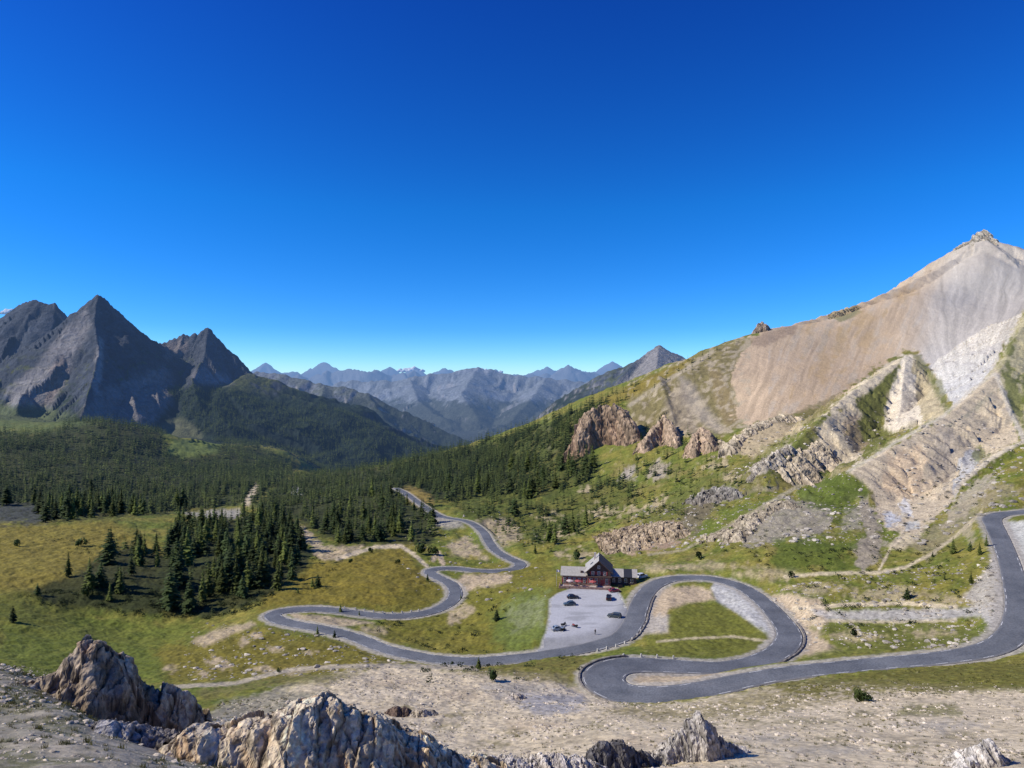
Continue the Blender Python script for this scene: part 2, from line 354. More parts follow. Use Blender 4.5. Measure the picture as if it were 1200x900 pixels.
def road_near(x, y):
    """nearest road sample for points within 14 m of the road"""
    d = np.full(x.shape, 1e9); idx = np.zeros(x.shape, int)
    step = 1
    R_ = road[::4]
    cand = np.zeros(x.shape, bool)
    # coarse: hash cells
    cell = 16.
    keys = set()
    for q in R_:
        cx, cy = int(q[0]//cell), int(q[1]//cell)
        for a in (-1, 0, 1):
            for b in (-1, 0, 1): keys.add((cx+a)*100000+cy+b)
    kk = np.array(sorted(keys))
    hk = np.floor(x/cell).astype(np.int64)*100000+np.floor(y/cell).astype(np.int64)
    ix = np.nonzero(np.isin(hk, kk))[0]
    RX, RY = road[:, 0], road[:, 1]
    for s in range(0, len(ix), 4000):
        j = ix[s:s+4000]
        d2 = (x[j][:, None]-RX)**2+(y[j][:, None]-RY)**2
        m = d2.argmin(1); d[j] = np.sqrt(d2[np.arange(len(j)), m]); idx[j] = m
    return d, idx

def height(x, y):
    """the whole landscape as one function of plan position"""
    D = y
    h = base_h(x, y)
    near = D < 2600
    sc_ = 1-.75*sstep(450, 600, D)*sstep(.30, .36, x/y)
    n1 = sc_*fbm(x/38, y/38, 4)*np.clip(D/300, .15, 3.5)*1.6
    n2 = sc_*fbm(x/7+50, y/7, 4)*np.clip(D/200, .35, 2.2)*.75
    n3 = ridged(x/3.2, y/3.2+20, 3)*np.clip(D/120, .3, 1.5)*.22
    h = h+n1+n2+n3
    h, al, dd, kd = ridge_eval(NEAR_R, x, y, h)
    h2, al2, dd2, kd2 = ridge_eval(FAR_R, x, y, h)
    m = kd2 >= 0
    al = np.where(m, al2, al); dd = np.where(m, dd2, dd); kd = np.where(m, kd2+100, kd)
    return h2, al, dd, kd
# ------------------------------------------------------------------ terrain grids (fan shaped, finer towards the camera)
QC = 1150
AX = np.concatenate([np.linspace(-1.15, -.80, 60, endpoint=False), np.linspace(-.80, .80, QC-120), np.linspace(.80, 1.15, 61)[1:]])
LB = np.concatenate([np.linspace(math.log(6), math.log(25), 50, endpoint=False), np.linspace(math.log(25), math.log(110), 300, endpoint=False),
                     np.linspace(math.log(110), math.log(420), 460, endpoint=False), np.linspace(math.log(420), math.log(2000), 430)])
LF = np.concatenate([np.linspace(math.log(2000*.96), math.log(6000), 300, endpoint=False), np.linspace(math.log(6000), math.log(13000), 160, endpoint=False), np.linspace(math.log(13000), math.log(32000), 130)])
def grid(AX, LB):
    Y = np.exp(LB)[:, None]*np.ones(len(AX)); X = Y*AX[None, :]
    return X.ravel(), Y.ravel()
def quads(nr, nc):
    i = np.arange(nr-1)[:, None]*nc+np.arange(nc-1)
    return np.stack([i, i+1, i+nc+1, i+nc], -1).reshape(-1, 4)
gx, gy = grid(AX, LB)
gz, gal, gdd, gkd = height(gx, gy)
log('near height', len(gx))
# bed of the road and the car park
rd, ri = road_near(gx, gy)
rz = road[ri, 2]; rw = road[ri, 3]
near_m = rd < 14
wgt = np.where(near_m, 1-sstep(0, 1, (rd-rw-1.3)/5.5), 0)
bed = rz-.25*(1-sstep(rw-.1, rw+.25, rd))-.03-.02*np.clip(rd-rw, 0, 6)
gz = gz*(1-wgt)+bed*wgt
pm = (gx > parkw[:, 0].min()-15) & (gx < parkw[:, 0].max()+45) & (gy > parkw[:, 1].min()-15) & (gy < parkw[:, 1].max()+45)
ip = np.nonzero(pm)[0]
psd = poly_sd(gx[ip], gy[ip], parkw)
w2 = (1-sstep(0, 5, psd-.6))*(1-wgt[ip])
gz[ip] = gz[ip]*(1-w2)+(PARK_Z-.12)*w2
# level shelf for the mountain refuge behind the car park
BX, BY = W(703, 0, 247)[0], 250.
SH = [(BX-15, BY-5), (BX+17, BY-5), (BX+24, BY+3), (BX+24, BY+12), (BX-15, BY+12)]
ssd = poly_sd(gx[ip], gy[ip], SH); w3 = (1-sstep(0, 5, ssd-.5))*(1-wgt[ip])
gz[ip] = gz[ip]*(1-w3)+(PARK_Z-.1)*w3
GZ = gz.reshape(len(LB), len(AX))
def ground(x, y):
    x = np.atleast_1d(np.asarray(x, float)); y = np.atleast_1d(np.asarray(y, float))
    a = np.clip(np.interp(x/y, AX, np.arange(len(AX))), 0, len(AX)-1.001); b = np.clip(np.interp(np.log(y), LB, np.arange(len(LB))), 0, len(LB)-1.001)
    i = a.astype(int); j = b.astype(int); fa = a-i; fb = b-j
    return (GZ[j, i]*(1-fa)+GZ[j, i+1]*fa)*(1-fb)+(GZ[j+1, i]*(1-fa)+GZ[j+1, i+1]*fa)*fb
def hit(u, v, d0=20, d1=2500):
    """where the line of sight through a photo point meets the ground: gives the plan position of what stands there"""
    D = np.exp(np.linspace(math.log(d0), math.log(d1), 6000)); a = (u-CU)/F; s = -(v-CV)/F
    g = ground(a*D, D); k = np.nonzero(g >= s*D)[0]
    k = k[0] if len(k) else len(D)-1
    return a*D[k], D[k], g[k]
def normals_z(Z, X, Y, nr, nc):
    X = X.reshape(nr, nc); Y = Y.reshape(nr, nc); Z = Z.reshape(nr, nc)
    ax, ay, az = np.gradient(X, axis=1), np.gradient(Y, axis=1), np.gradient(Z, axis=1)
    bx, by, bz = np.gradient(X, axis=0), np.gradient(Y, axis=0), np.gradient(Z, axis=0)
    nx, ny, nz = ay*bz-az*by, az*bx-ax*bz, ax*by-ay*bx
    l = np.sqrt(nx*nx+ny*ny+nz*nz)+1e-9
    return (nz/l).ravel(), (nx/l).ravel()

# ------------------------------------------------------------------ ground cover, laid out as patches on the land
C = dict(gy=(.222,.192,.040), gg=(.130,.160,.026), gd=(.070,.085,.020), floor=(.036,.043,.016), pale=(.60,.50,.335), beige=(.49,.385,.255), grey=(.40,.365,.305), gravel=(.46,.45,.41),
         pink=(.53,.40,.255), ochre=(.45,.315,.155), olive=(.20,.165,.070), tan=(.45,.36,.22), rock=(.34,.285,.19), white=(.62,.60,.55), brown=(.22,.145,.09), bowl=(.50,.415,.285))
UU = CU+F*gx/gy; VV = CV-F*gz/gy
nz_, nx_ = normals_z(gz, gx, gy, len(LB), len(AX))
ln = np.log(gy)
na = fbm(gx/45, gy/45, 5); nb = fbm(gx/9+7, gy/9, 5); nc_ = fbm(gx/2.2, gy/2.2+3, 4); nd = fbm(gx/.5, gy/.5, 3)
nq = fbm(UU/26, ln*13, 4); nq2 = fbm(UU/9+31, ln*38, 4)     # patch noise that keeps its relative size with distance
gw = sstep(-.35, .45, na*.7+nb*.5+nq*.5)
col = np.array(C['gg'])[None]*(1-gw[:, None])+np.array(C['gy'])[None]*gw[:, None]
col = col*(1+.35*nb+.25*nc_)[:, None]
def paint(m, c):
    global col
    m = np.clip(m, 0, 1)[:, None]; c = np.asarray(c)
    col = col*(1-m)+(c if c.ndim == 2 else c[None])*m
def patch(poly, c, soft=5, rag=8, op=1., var=.18, lo=0., hole=0.):
    poly = np.asarray(poly, float); e = soft+rag*1.6
    ix = np.nonzero((UU > poly[:, 0].min()-e) & (UU < poly[:, 0].max()+e) & (VV > poly[:, 1].min()-e) & (VV < poly[:, 1].max()+e) & (gy < 2100))[0]
    if not len(ix): return
    sd = poly_sd(UU[ix], VV[ix], poly)+rag*(nq[ix]*.6+nq2[ix]*.9)
    m = op*(1-sstep(-soft, soft, sd))
    if hole: m = m*(1-hole*sstep(0, .35, nq2[ix]+.5*nc_[ix]+lo))
    c = np.asarray(C[c] if isinstance(c, str) else c)
    cc = c[None]*(1+var*(nb[ix]+nc_[ix]*.7))[:, None]
    col[ix] = col[ix]*(1-m[:, None])+cc*m[:, None]
def stroke(pl, w, c, soft=1.2, rag=1.5, op=.9):
    pl = np.asarray(pl, float); e = w+soft+rag*2
    ix = np.nonzero((UU > pl[:, 0].min()-e) & (UU < pl[:, 0].max()+e) & (VV > pl[:, 1].min()-e) & (VV < pl[:, 1].max()+e) & (gy < 2100))[0]
    d = line_d(UU[ix], VV[ix], pl)-w+rag*(nq2[ix]+nc_[ix]*.5)
    m = op*(1-sstep(-soft, soft, d)); c = np.asarray(C[c] if isinstance(c, str) else c)
    col[ix] = col[ix]*(1-m[:, None])+(c[None]*(1+.2*nb[ix])[:, None])*m[:, None]
SLOPE_TAN = 1
# steep ground is bare
steep = sstep(.80, .62, nz_+.10*nb)
midr = (gy > 150) & (UU > 640)
paint(np.where(midr, steep*.75, steep*.3), C['rock'])
# brown heath and dry streaks on the right slope
hz = sstep(.0, .5, nq+.3*nb)*sstep(640, 760, UU)*sstep(200, 300, gy)
paint(hz*.55, C['olive'])
sp = sstep(.22, .5, nc_*.7+nq2*.6)*sstep(620, 700, UU)*sstep(1000, 700, gy)
paint(sp*.45, C['tan'])
# left meadow
patch([(-60,614),(130,610),(190,640),(180,680),(60,690),(-60,700)], (.225,.180,.034), 8, 10, .85)
patch([(0,700),(100,722),(240,735),(300,745),(330,770),(300,795),(0,800)], (.130,.155,.024), 10, 12, .8)
patch([(180,760),(300,735),(420,755),(480,775),(420,790),(200,800)], (.195,.150,.026), 10, 12, .7)
patch([(360,660),(470,640),(520,690),(500,715),(330,712),(300,720),(310,690)], (.20,.155,.024), 8, 10, .8)
patch([(470,690),(640,650),(660,690),(630,760),(560,770),(440,745)], (.165,.145,.022), 8, 10, .7)
patch([(575,722),(590,705),(622,690),(648,698),(642,745),(612,768),(590,766),(580,745)], (.125,.165,.035), 10, 14, .8)
patch([(590,712),(638,700),(636,730),(604,738)], (.25,.26,.15), 9, 14, .5, hole=.5)
patch([(0,690),(60,695),(110,712),(60,735),(0,730)], (.12,.125,.022), 6, 8, .6)
# woods: needle litter and dwarf shrubs
FOREST = {
 'left': [(36,692),(100,668),(125,640),(150,640),(190,650),(200,620),(240,612),(330,600),(352,622),(368,648),(356,672),(325,692),(285,714),(240,724),(120,716),(56,708)],
 'centre': [(300,600),(330,560),(390,550),(450,545),(540,526),(600,530),(600,560),(560,580),(505,590),(515,620),(505,640),(440,636),(400,640),(340,606)],
 'ravine': [(-80,612),(60,612),(130,606),(210,600),(300,590),(330,560),(320,548),(270,545),(200,545),(60,520),(-80,515)],
 'beyond': [(-80,525),(-80,507),(50,506),(85,494),(130,486),(170,494),(190,506),(196,530),(250,533),(262,522),(300,522),(350,545),(330,566),(200,548),(60,530)],
 'slope': [(450,547),(540,526),(620,503),(690,476),(712,468),(690,490),(680,505),(690,530),(705,540),(690,565),(640,585),(560,580),(480,570)],
 'lower': [(560,575),(640,583),(700,560),(742,560),(750,585),(700,610),(650,640),(600,630),(560,612),(520,590)],
}
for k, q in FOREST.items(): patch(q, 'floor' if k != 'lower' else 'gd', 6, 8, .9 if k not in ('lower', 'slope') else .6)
patch([(190,532),(205,516),(240,513),(262,520),(256,530),(215,538)], (.15,.185,.045), 3, 4)
patch([(215,601),(280,596),(287,607),(240,610)], 'grey', 3, 5, .8); patch([(283,590),(300,566),(304,570),(292,594)], 'pale', 2, 3, .8)
patch([(340,572),(352,570),(354,580),(342,582)], 'white', 2, 3, .7); patch([(-60,592),(40,590),(60,612),(-60,616)], (.085,.09,.08), 6, 10, .75, hole=.5)  # the dark ravine scree has the shadow on it painted in
patch([(-60,478),(60,480),(110,495),(60,505),(-60,505)], (.10,.13,.04), 8, 8, .8)
# stream bed and cart tracks in the middle distance
patch([(345,612),(356,618),(380,640),(425,640),(410,655),(375,657),(364,640),(350,630)], 'beige', 3, 5, .8, hole=.3)
stroke([(395,655),(440,641),(470,640),(485,650),(500,663)], 2.2, 'pale')
stroke([(508,655),(514,648),(519,660)], 3, 'beige')
patch([(520,690),(545,673),(600,672),(598,682),(560,690),(538,697)], 'beige', 3, 4, .9, hole=.25)
patch([(523,640),(545,628),(560,640),(570,655),(545,652),(530,650)], 'beige', 4, 5, .8, hole=.3)
patch([(470,572),(480,570),(505,580),(508,590),(494,596),(480,588)], (.30,.22,.06), 3, 4, .8)
patch([(505,600),(540,612),(545,618),(520,620),(505,612)], 'grey', 3, 3, .8)
patch([(560,610),(600,608),(612,630),(590,640),(580,630)], 'beige', 4, 5, .7, hole=.4)
patch([(525,715),(545,707),(560,712),(540,728),(525,732)], 'beige', 3, 5, .7, hole=.4); patch([(420,732),(455,735),(450,745),(425,742)], 'beige', 3, 4, .6, hole=.4)
patch([(338,718),(400,724),(440,730),(400,735),(350,728)], 'beige', 2, 2, .85, hole=.2)
# bare strip left of the road bend, track below it
patch([(222,752),(250,738),(295,728),(300,733),(270,745),(240,757)], 'beige', 3, 4, .75)
for q in ((250,775,14,7),(262,781,12,5),(322,760,10,4),(365,764,8,3),(285,752,7,5),(300,745,6,4),(200,784,10,4),(240,790,9,4),(345,788,18,5),(310,785,16,4)):
    u, v, a, b = q; patch([(u-a,v),(u,v-b),(u+a,v),(u,v+b)], 'beige', 3, 6, .8, hole=.4)
# ground below the camera: pale scree with thin grass
patch([(380,792),(460,778),(560,786),(640,790),(690,812),(735,826),(800,824),(860,812),(950,797),(1060,800),(1200,808),(1290,800),(1290,960),(-40,960),(-40,870),(150,850),(250,835),(330,805)], 'pale', 6, 10, 1., .22)
patch([(560,800),(640,800),(690,820),(670,835),(620,830),(570,815)], (.40,.36,.29), 4, 8, .8)
patch([(610,812),(680,815),(690,832),(640,838),(610,830)], (.36,.34,.32), 4, 6, .9)
patch([(520,782),(600,775),(680,768),(690,775),(690,800),(650,800),(560,790)], (.16,.135,.035), 5, 9, .8, hole=.45)
patch([(690,830),(800,828),(870,812),(960,800),(1000,815),(900,840),(780,845)], (.19,.16,.05), 6, 12, .65, hole=.5)
patch([(900,800),(1050,785),(1180,775),(1260,760),(1260,800),(1150,810),(1010,812),(930,815)], (.15,.135,.030), 5, 9, .9, hole=.35)
patch([(1060,826),(1120,826),(1130,838),(1040,840)], (.13,.13,.03), 4, 6, .7); patch([(930,840),(980,846),(960,850),(900,848)], (.2,.18,.09), 4, 6, .6)
for q in ((680,790,14,5),(700,784,10,4),(660,795,14,4),(820,850,16,4),(880,846,14,4),(980,868,24,4),(1060,875,26,4),(1130,862,20,5),(1010,838,20,5),(540,838,20,5),(600,858,16,4),(520,852,18,4),(470,830,14,5),(700,850,18,5),(580,872,18,4),(860,872,16,3)):
    u, v, a, b = q; patch([(u-a,v),(u,v-b),(u+a,v),(u,v+b)], (.19,.165,.075), 5, 9, .75, hole=.4)
for q in ((540,815,36,6),(460,800,30,6),(620,850,44,7),(1100,850,60,6),(960,880,60,6),(740,870,40,8),(900,865,40,6)):
    u, v, a, b = q; patch([(u-a,v),(u,v-b),(u+a,v),(u,v+b)], 'beige' if u < 800 else (.36,.33,.28), 6, 10, .6)
patch([(240,820),(300,805),(400,800),(420,790),(350,790),(230,810)], (.17,.15,.05), 5, 7, .8, hole=.4)
patch([(230,850),(260,822),(330,806),(395,812),(380,840),(300,848)], (.24,.225,.16), 6, 8, .8, hole=.2)
patch([(190,868),(235,845),(320,838),(300,855),(230,870)], (.37,.36,.33), 4, 5, .9)
stroke([(190,806),(235,803),(275,801),(310,792),(345,784),(400,781),(450,780),(560,783)], 2.4, (.43,.37,.27))
lw = sstep(.05, .45, na+.5*nb)*(gy < 165)*(VV > 785)*(col[:, 0] > .38); paint(lw*.6, (.66,.56,.40))
lw = sstep(.1, .5, fbm(gx/14+9, gy/10, 4)+.3*nc_)*(gy < 165)*(VV > 790)*(col[:, 0] > .38); paint(lw*.55, (.36,.30,.20))
# near gravel at the lower left
fg = (1-sstep(52, 75, gy))*(UU < 620)
paint(fg*.9, (.36,.315,.235))
paint(fg*sstep(-.1, .3, nb+.8*nc_)*.8, (.135,.135,.055))
paint(fg*sstep(.15, .4, nd+.3*nc_)*.6, (.10,.095,.07))
paint(fg*sstep(.1, .5, nd+.5*nc_)*.5, (.47,.42,.33))
# inside the bends
patch([(838,680),(872,693),(900,716),(914,740),(912,752),(900,745),(868,722),(840,705),(833,690)], 'gravel', 2, 2, 1., .08)
patch([(757,700),(775,690),(812,686),(834,692),(838,702),(800,708),(783,715),(782,742),(755,742)], 'beige', 3, 4, .95, .12); patch([(755,722),(784,720),(784,742),(755,742)], 'grey', 4, 6, .9)
patch([(785,716),(840,706),(900,745),(905,755),(870,770),(780,768),(756,765),(757,745),(784,742)], (.14,.145,.026), 4, 5, .9)
stroke([(770,752),(810,748),(860,746),(905,752)], 1.2, 'pale', op=.7)
patch([(735,800),(742,790),(790,786),(860,788),(880,784),(850,796),(790,805),(752,808)], 'beige', 2, 3, .95, hole=.2)
patch([(800,800),(850,790),(880,787),(920,780),(900,790),(840,801)], 'gravel', 2, 2, .8)
patch([(898,700),(925,695),(965,705),(975,720),(960,745),(985,762),(940,768),(925,758),(940,745),(930,725)], 'beige', 4, 6, .95)
patch([(950,715),(1010,715),(1140,712),(1180,700),(1186,660),(1190,720),(1180,745),(1162,738),(1150,722),(1080,728),(970,727)], (.45,.42,.37), 3, 4, .9)
patch([(1130,700),(1160,660),(1175,630),(1186,680),(1188,720),(1160,722)], 'grey', 3, 4, .9)
patch([(1172,612),(1200,610),(1260,605),(1260,700),(1205,705),(1195,670),(1186,640)], 'gravel', 2, 3, .9)
patch([(950,735),(1010,730),(1140,735),(1150,755),(1060,765),(950,772),(985,755)], (.13,.14,.03), 5, 8, .9, hole=.35)
for q in ((1000,745,40,6),(1090,742,30,5),(1050,698,60,8),(900,672,40,8),(1110,705,30,6),(960,690,40,6),(770,665,28,5),(830,664,40,5)):
    u, v, a, b = q; patch([(u-a,v),(u,v-b),(u+a,v),(u,v+b)], 'tan', 5, 10, .7, hole=.4)
stroke([(920,676),(960,672),(1030,671),(1060,665),(1090,650),(1120,628),(1150,600)], 2.0, 'pale', op=.8); stroke([(1030,668),(1045,640),(1060,628)], 1.6, 'pale')
patch([(1040,640),(1060,622),(1085,622),(1075,635),(1055,645)], 'pale', 2, 3, .8)
stroke([(930,713),(1000,708),(1060,707),(1120,711)], 2.2, 'pale'); stroke([(940,727),(1040,729),(1120,727)], 1.6, 'pale', op=.7)
# ------------------------------------------------------------------ the right hand mountain
patch([(735,462),(770,440),(800,424),(836,408),(872,394),(866,425),(862,470),(868,495),(852,506),(800,510),(740,505)], 'olive', 5, 7, .95, .25)
patch([(700,470),(770,437),(812,418),(800,435),(760,455),(715,476)], (.22,.17,.035), 4, 5, .9)
stroke([(738,475),(775,450),(812,428),(835,412)], 2.2, (.40,.34,.24), op=.75)
patch([(795,440),(812,450),(830,480),(850,505),(840,508),(815,490),(800,470)], (.29,.25,.20), 5, 5, .8); patch([(780,470),(800,450),(812,480),(820,510),(785,508)], (.27,.22,.16), 5, 5, .7)
patch([(830,430),(845,435),(862,470),(866,495),(850,500),(838,470)], (.25,.19,.09), 4, 5, .8)
SCREE = [(862,430),(876,400),(905,382),(960,360),(1000,345),(1050,318),(1090,296),(1125,270),(1140,255),(1150,240),(1165,250),(1200,270),(1290,260),(1290,360),(1200,368),(1185,400),(1165,430),(1140,465),(1125,482),(1112,470),(1100,445),(1068,410),(1055,414),(1020,438),(985,462),(950,478),(915,490),(878,503),(866,490),(860,455)]
patch(SCREE, 'pink', 3, 14, 1., .10)
# streaks that follow the fall line of the face
wp = 9*fbm(UU/60, VV/60, 3)+3*fbm(UU/17, VV/17, 3)
st = fbm((UU+wp+.45*(VV-300))/9, VV/60+.03*wp, 5); st2 = fbm((UU+wp*.5+.40*(VV-300))/3, VV/26, 4)
tt = np.clip((UU-1125)/np.maximum(20, 500-VV), -2, 2); tt = tt+.010*wp; sf = fbm(tt*14, VV/70, 5); sf2 = fbm(tt*52, VV/30, 4)
ix = np.nonzero((UU > 850) & (VV < 510) & (gy > 350) & (gy < 2300))[0]
sd = poly_sd(UU[ix], VV[ix], SCREE)+11*nq2[ix]+11*nq[ix]+5*nb[ix]; sm = 1-sstep(-3, 3, sd)
greyw = sstep(1040, 1105, UU[ix]+10*st[ix]+.25*(VV[ix]-400))
pinkc = np.array(C['pink'])[None]*(1+.42*st[ix]+.20*st2[ix])[:, None]
oc = sstep(.02, .42, st[ix]+.5*nq[ix])*(UU[ix] < 1040)*(UU[ix] > 925)
pinkc = pinkc*(1-oc[:, None]*.75)+np.array(C['ochre'])[None]*oc[:, None]*.75
gr0 = sstep(.05, .45, st[ix]*.8-.5*nq[ix]+.1)*(UU[ix] > 900)*.55
pinkc = pinkc*(1-gr0[:, None])+np.array((.42,.37,.29))[None]*gr0[:, None]
gc = np.array((.52,.47,.385))[None]*(1+.46*sf[ix]+.24*sf2[ix])[:, None]
lowfan = sstep(380, 460, VV[ix])[:, None]; gc = gc*(1-lowfan)+np.array((.53,.51,.46))[None]*(1+.18*sf[ix])[:, None]*lowfan
top = sstep(335, 290, VV[ix]+8*nq2[ix])[:, None]; gc = gc*(1-.75*top)+np.array((.48,.42,.33))[None]*(1+.3*nq2[ix])[:, None]*.75*top
cc = pinkc*(1-greyw[:, None])+gc*greyw[:, None]
col[ix] = col[ix]*(1-sm[:, None])+cc*sm[:, None]
patch([(875,400),(905,386),(935,380),(930,392),(905,402),(885,408)], (.30,.22,.15), 3, 5, .8, .4)
patch([(975,370),(1003,357),(1010,366),(985,378)], (.20,.19,.08), 2, 4, .8)
for u, v, a, b in ((1010,375,14,12),(985,402,10,18),(965,430,12,22),(1015,400,10,14),(1060,345,16,8)):
    patch([(u-a,v+b*.4),(u,v-b),(u+a,v-b*.3),(u,v+b)], 'ochre', 5, 8, .6)
patch([(858,527),(866,512),(885,498),(915,484),(940,487),(942,503),(908,518),(882,540),(860,530)], 'tan', 2, 10.0, .95, .3)
patch([(918,492),(945,478),(985,462),(1000,468),(960,488),(930,500)], 'olive', 3, 10.0, .7)
GREEN = (.125,.130,.035)
patch([(1008,450),(1058,420),(1050,440),(1040,470),(1036,500),(1050,505),(1005,545),(930,560),(905,560),(1005,525),(1000,480)], GREEN, 4, 11.7, .95)
patch([(870,545),(905,520),(960,500),(955,520),(920,545),(880,575),(800,620),(760,640),(760,600),(820,560)], GREEN, 6, 15.1, .55)
patch([(954,502),(985,478),(1003,466),(1008,488),(990,510),(1006,525),(1012,540),(980,546),(935,554),(918,551),(935,535),(958,520)], (.50,.42,.29), 2, 10.0, .95, .3)
patch([(985,490),(1003,486),(1016,520),(1005,530),(990,512)], (.28,.21,.14), 2, 10.0, .7)
patch([(1059,414),(1036,430),(1008,449),(975,476),(960,490),(985,480),(1012,463),(1036,444),(1052,428)], (.58,.49,.34), 2, 6.6, .95, .2)
patch([(1060,414),(1050,440),(1040,470),(1036,502),(1052,506),(1078,498),(1112,486),(1095,455),(1074,416)], (.64,.56,.42), 2, 8.3, 1., .22)
patch([(1068,420),(1075,460),(1080,497),(1112,486),(1094,455),(1076,420)], (.40,.33,.19), 2, 10.0, .85, .25)
patch([(1068,414),(1078,416),(1096,440),(1114,475),(1108,484),(1085,440)], (.16,.16,.07), 2, 8.3, .7)
patch([(1200,360),(1185,398),(1165,432),(1135,470),(1150,462),(1166,440),(1180,480),(1200,520),(1290,520),(1290,340)], (.42,.37,.22), 3, 11.7, .95, .3)
patch([(1180,400),(1190,398),(1186,440),(1200,460),(1200,500),(1186,480),(1176,445)], (.13,.145,.035), 3, 11.7, .8); patch([(1195,440),(1290,420),(1290,500),(1210,500)], (.12,.14,.03), 4, 15.1, .8)
patch([(1168,436),(1140,458),(1105,490),(1088,498),(1060,514),(1020,538),(992,553),(1016,570),(1022,590),(1040,622),(1075,625),(1110,595),(1130,567),(1170,532),(1196,516),(1182,482)], 'bowl', 2, 8.3, 1., .16)
patch([(1040,530),(1080,520),(1085,550),(1090,575),(1060,585),(1035,570)], 'pink', 8, 16.8, .75); patch([(1090,510),(1115,500),(1120,540),(1125,562),(1110,570),(1098,540)], (.31,.27,.22), 6, 15.1, .7)
patch([(1130,530),(1140,528),(1150,545),(1125,570),(1120,585),(1116,570)], (.40,.40,.39), 2, 10.0, .85)
patch([(1145,525),(1165,530),(1150,545),(1142,540)], (.15,.16,.06), 3, 10.0, .8); patch([(1110,500),(1130,488),(1165,460),(1150,475),(1120,495)], (.26,.25,.18), 3, 8.3, .7)
stroke([(1165,438),(1140,456),(1105,488),(1085,498),(1050,518),(1015,540),(994,552)], 1.8, (.48,.43,.34), op=.75); stroke([(1168,440),(1182,478),(1200,515)], 3, (.46,.42,.34), op=.8)
stroke([(1198,518),(1165,535),(1130,562),(1120,575)], 2.2, (.55,.48,.35), op=.9)
patch([(1120,580),(1150,560),(1165,555),(1165,575),(1130,605),(1105,620)], (.42,.36,.27), 3, 11.7, .8, hole=.35)
patch([(1060,640),(1090,620),(1130,590),(1165,565),(1200,575),(1165,590),(1130,620),(1090,655)], (.30,.25,.16), 4, 13.4, .6, hole=.3)
patch([(1052,592),(1060,584),(1068,590),(1070,606),(1060,604)], 'white', 1.5, 5.8, .9); patch([(1036,602),(1050,598),(1058,612),(1040,618)], (.45,.46,.47), 2, 6.6, .9); patch([(1062,612),(1075,610),(1076,618),(1062,620)], (.45,.46,.43), 2, 6.6, .8)
patch([(865,630),(880,612),(905,592),(925,580),(935,586),(950,582),(975,600),(972,622),(950,632),(915,632),(895,640),(872,640)], (.30,.265,.20), 3, 13.4, .95, .35, hole=.25)
stroke([(870,612),(900,590),(935,570),(965,560)], 2.2, (.40,.35,.25), op=.7)
patch([(1008,580),(1022,590),(1034,630),(1032,662),(1005,665),(1000,645),(1015,625),(1005,600)], (.33,.28,.21), 3, 11.7, .9, .3)
patch([(990,600),(1006,596),(1010,620),(985,625)], (.30,.27,.2), 3, 11.7, .8, hole=.3)
patch([(955,560),(1000,556),(1020,575),(1000,592),(955,598),(930,580)], (.095,.125,.022), 4, 11.7, .9)
patch([(910,635),(960,630),(1000,640),(985,665),(900,665)], (.095,.125,.020), 5, 13.4, .85)
stroke([(760,650),(800,645),(830,630),(860,612),(890,595)], 1.4, (.36,.31,.20), op=.7)
patch([(880,552),(900,538),(922,523),(926,530),(905,546),(888,560)], (.42,.36,.27), 2, 8.3, .9, .3)
patch([(735,645),(742,625),(770,615),(795,612),(802,625),(790,640),(760,646)], (.36,.25,.18), 4, 15.1, .85, .35, hole=.3)
patch([(790,625),(800,600),(830,575),(850,572),(835,600),(810,630)], (.15,.12,.08), 4, 13.4, .8)
patch([(825,575),(850,570),(872,575),(865,585),(840,588)], (.33,.30,.25), 3, 10.0, .8, hole=.3)
patch([(760,555),(772,540),(785,545),(782,560),(765,565)], (.40,.33,.25), 3, 10.0, .8)
patch([(725,560),(735,545),(748,548),(742,562)], (.42,.36,.30), 3, 8.3, .8)
for q in ((700,600,18,6),(660,625,20,6),(640,605,14,5),(720,630,20,6),(680,650,24,5),(740,600,14,5),(770,590,16,5),(860,560,14,4),(835,545,16,4),(690,575,12,4)):
    u, v, a, b = q; patch([(u-a,v+b*.4),(u,v-b),(u+a,v-b*.4),(u,v+b)], 'tan', 4, 16.8, .75, .3, hole=.35)
er = sstep(-.05, .35, nq2*.8+nq*.6+.3*nb)*(UU > 735)*(UU < 880)*(VV > 395)*(VV < 512)*(gy > 500)
paint(er*.75, (.44,.365,.25))
# gravel verge along the road
m = (1-sstep(.9, 2.6, rd-rw+1.2*nc_+.5*nb))*(rd < 14)
paint(m*.85, np.array((.42,.385,.32)))
mp = np.zeros(len(gx)); mp[ip] = 1-sstep(.0, 1.2, psd)
paint(mp, C['gravel'])
col = np.clip(col, .008, .75)
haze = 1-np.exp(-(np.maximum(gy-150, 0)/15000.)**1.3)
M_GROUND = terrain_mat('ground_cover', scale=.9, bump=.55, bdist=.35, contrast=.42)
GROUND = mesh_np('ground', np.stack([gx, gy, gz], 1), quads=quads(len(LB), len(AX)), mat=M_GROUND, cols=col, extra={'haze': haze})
tag(GROUND, kind='structure')
log('ground')

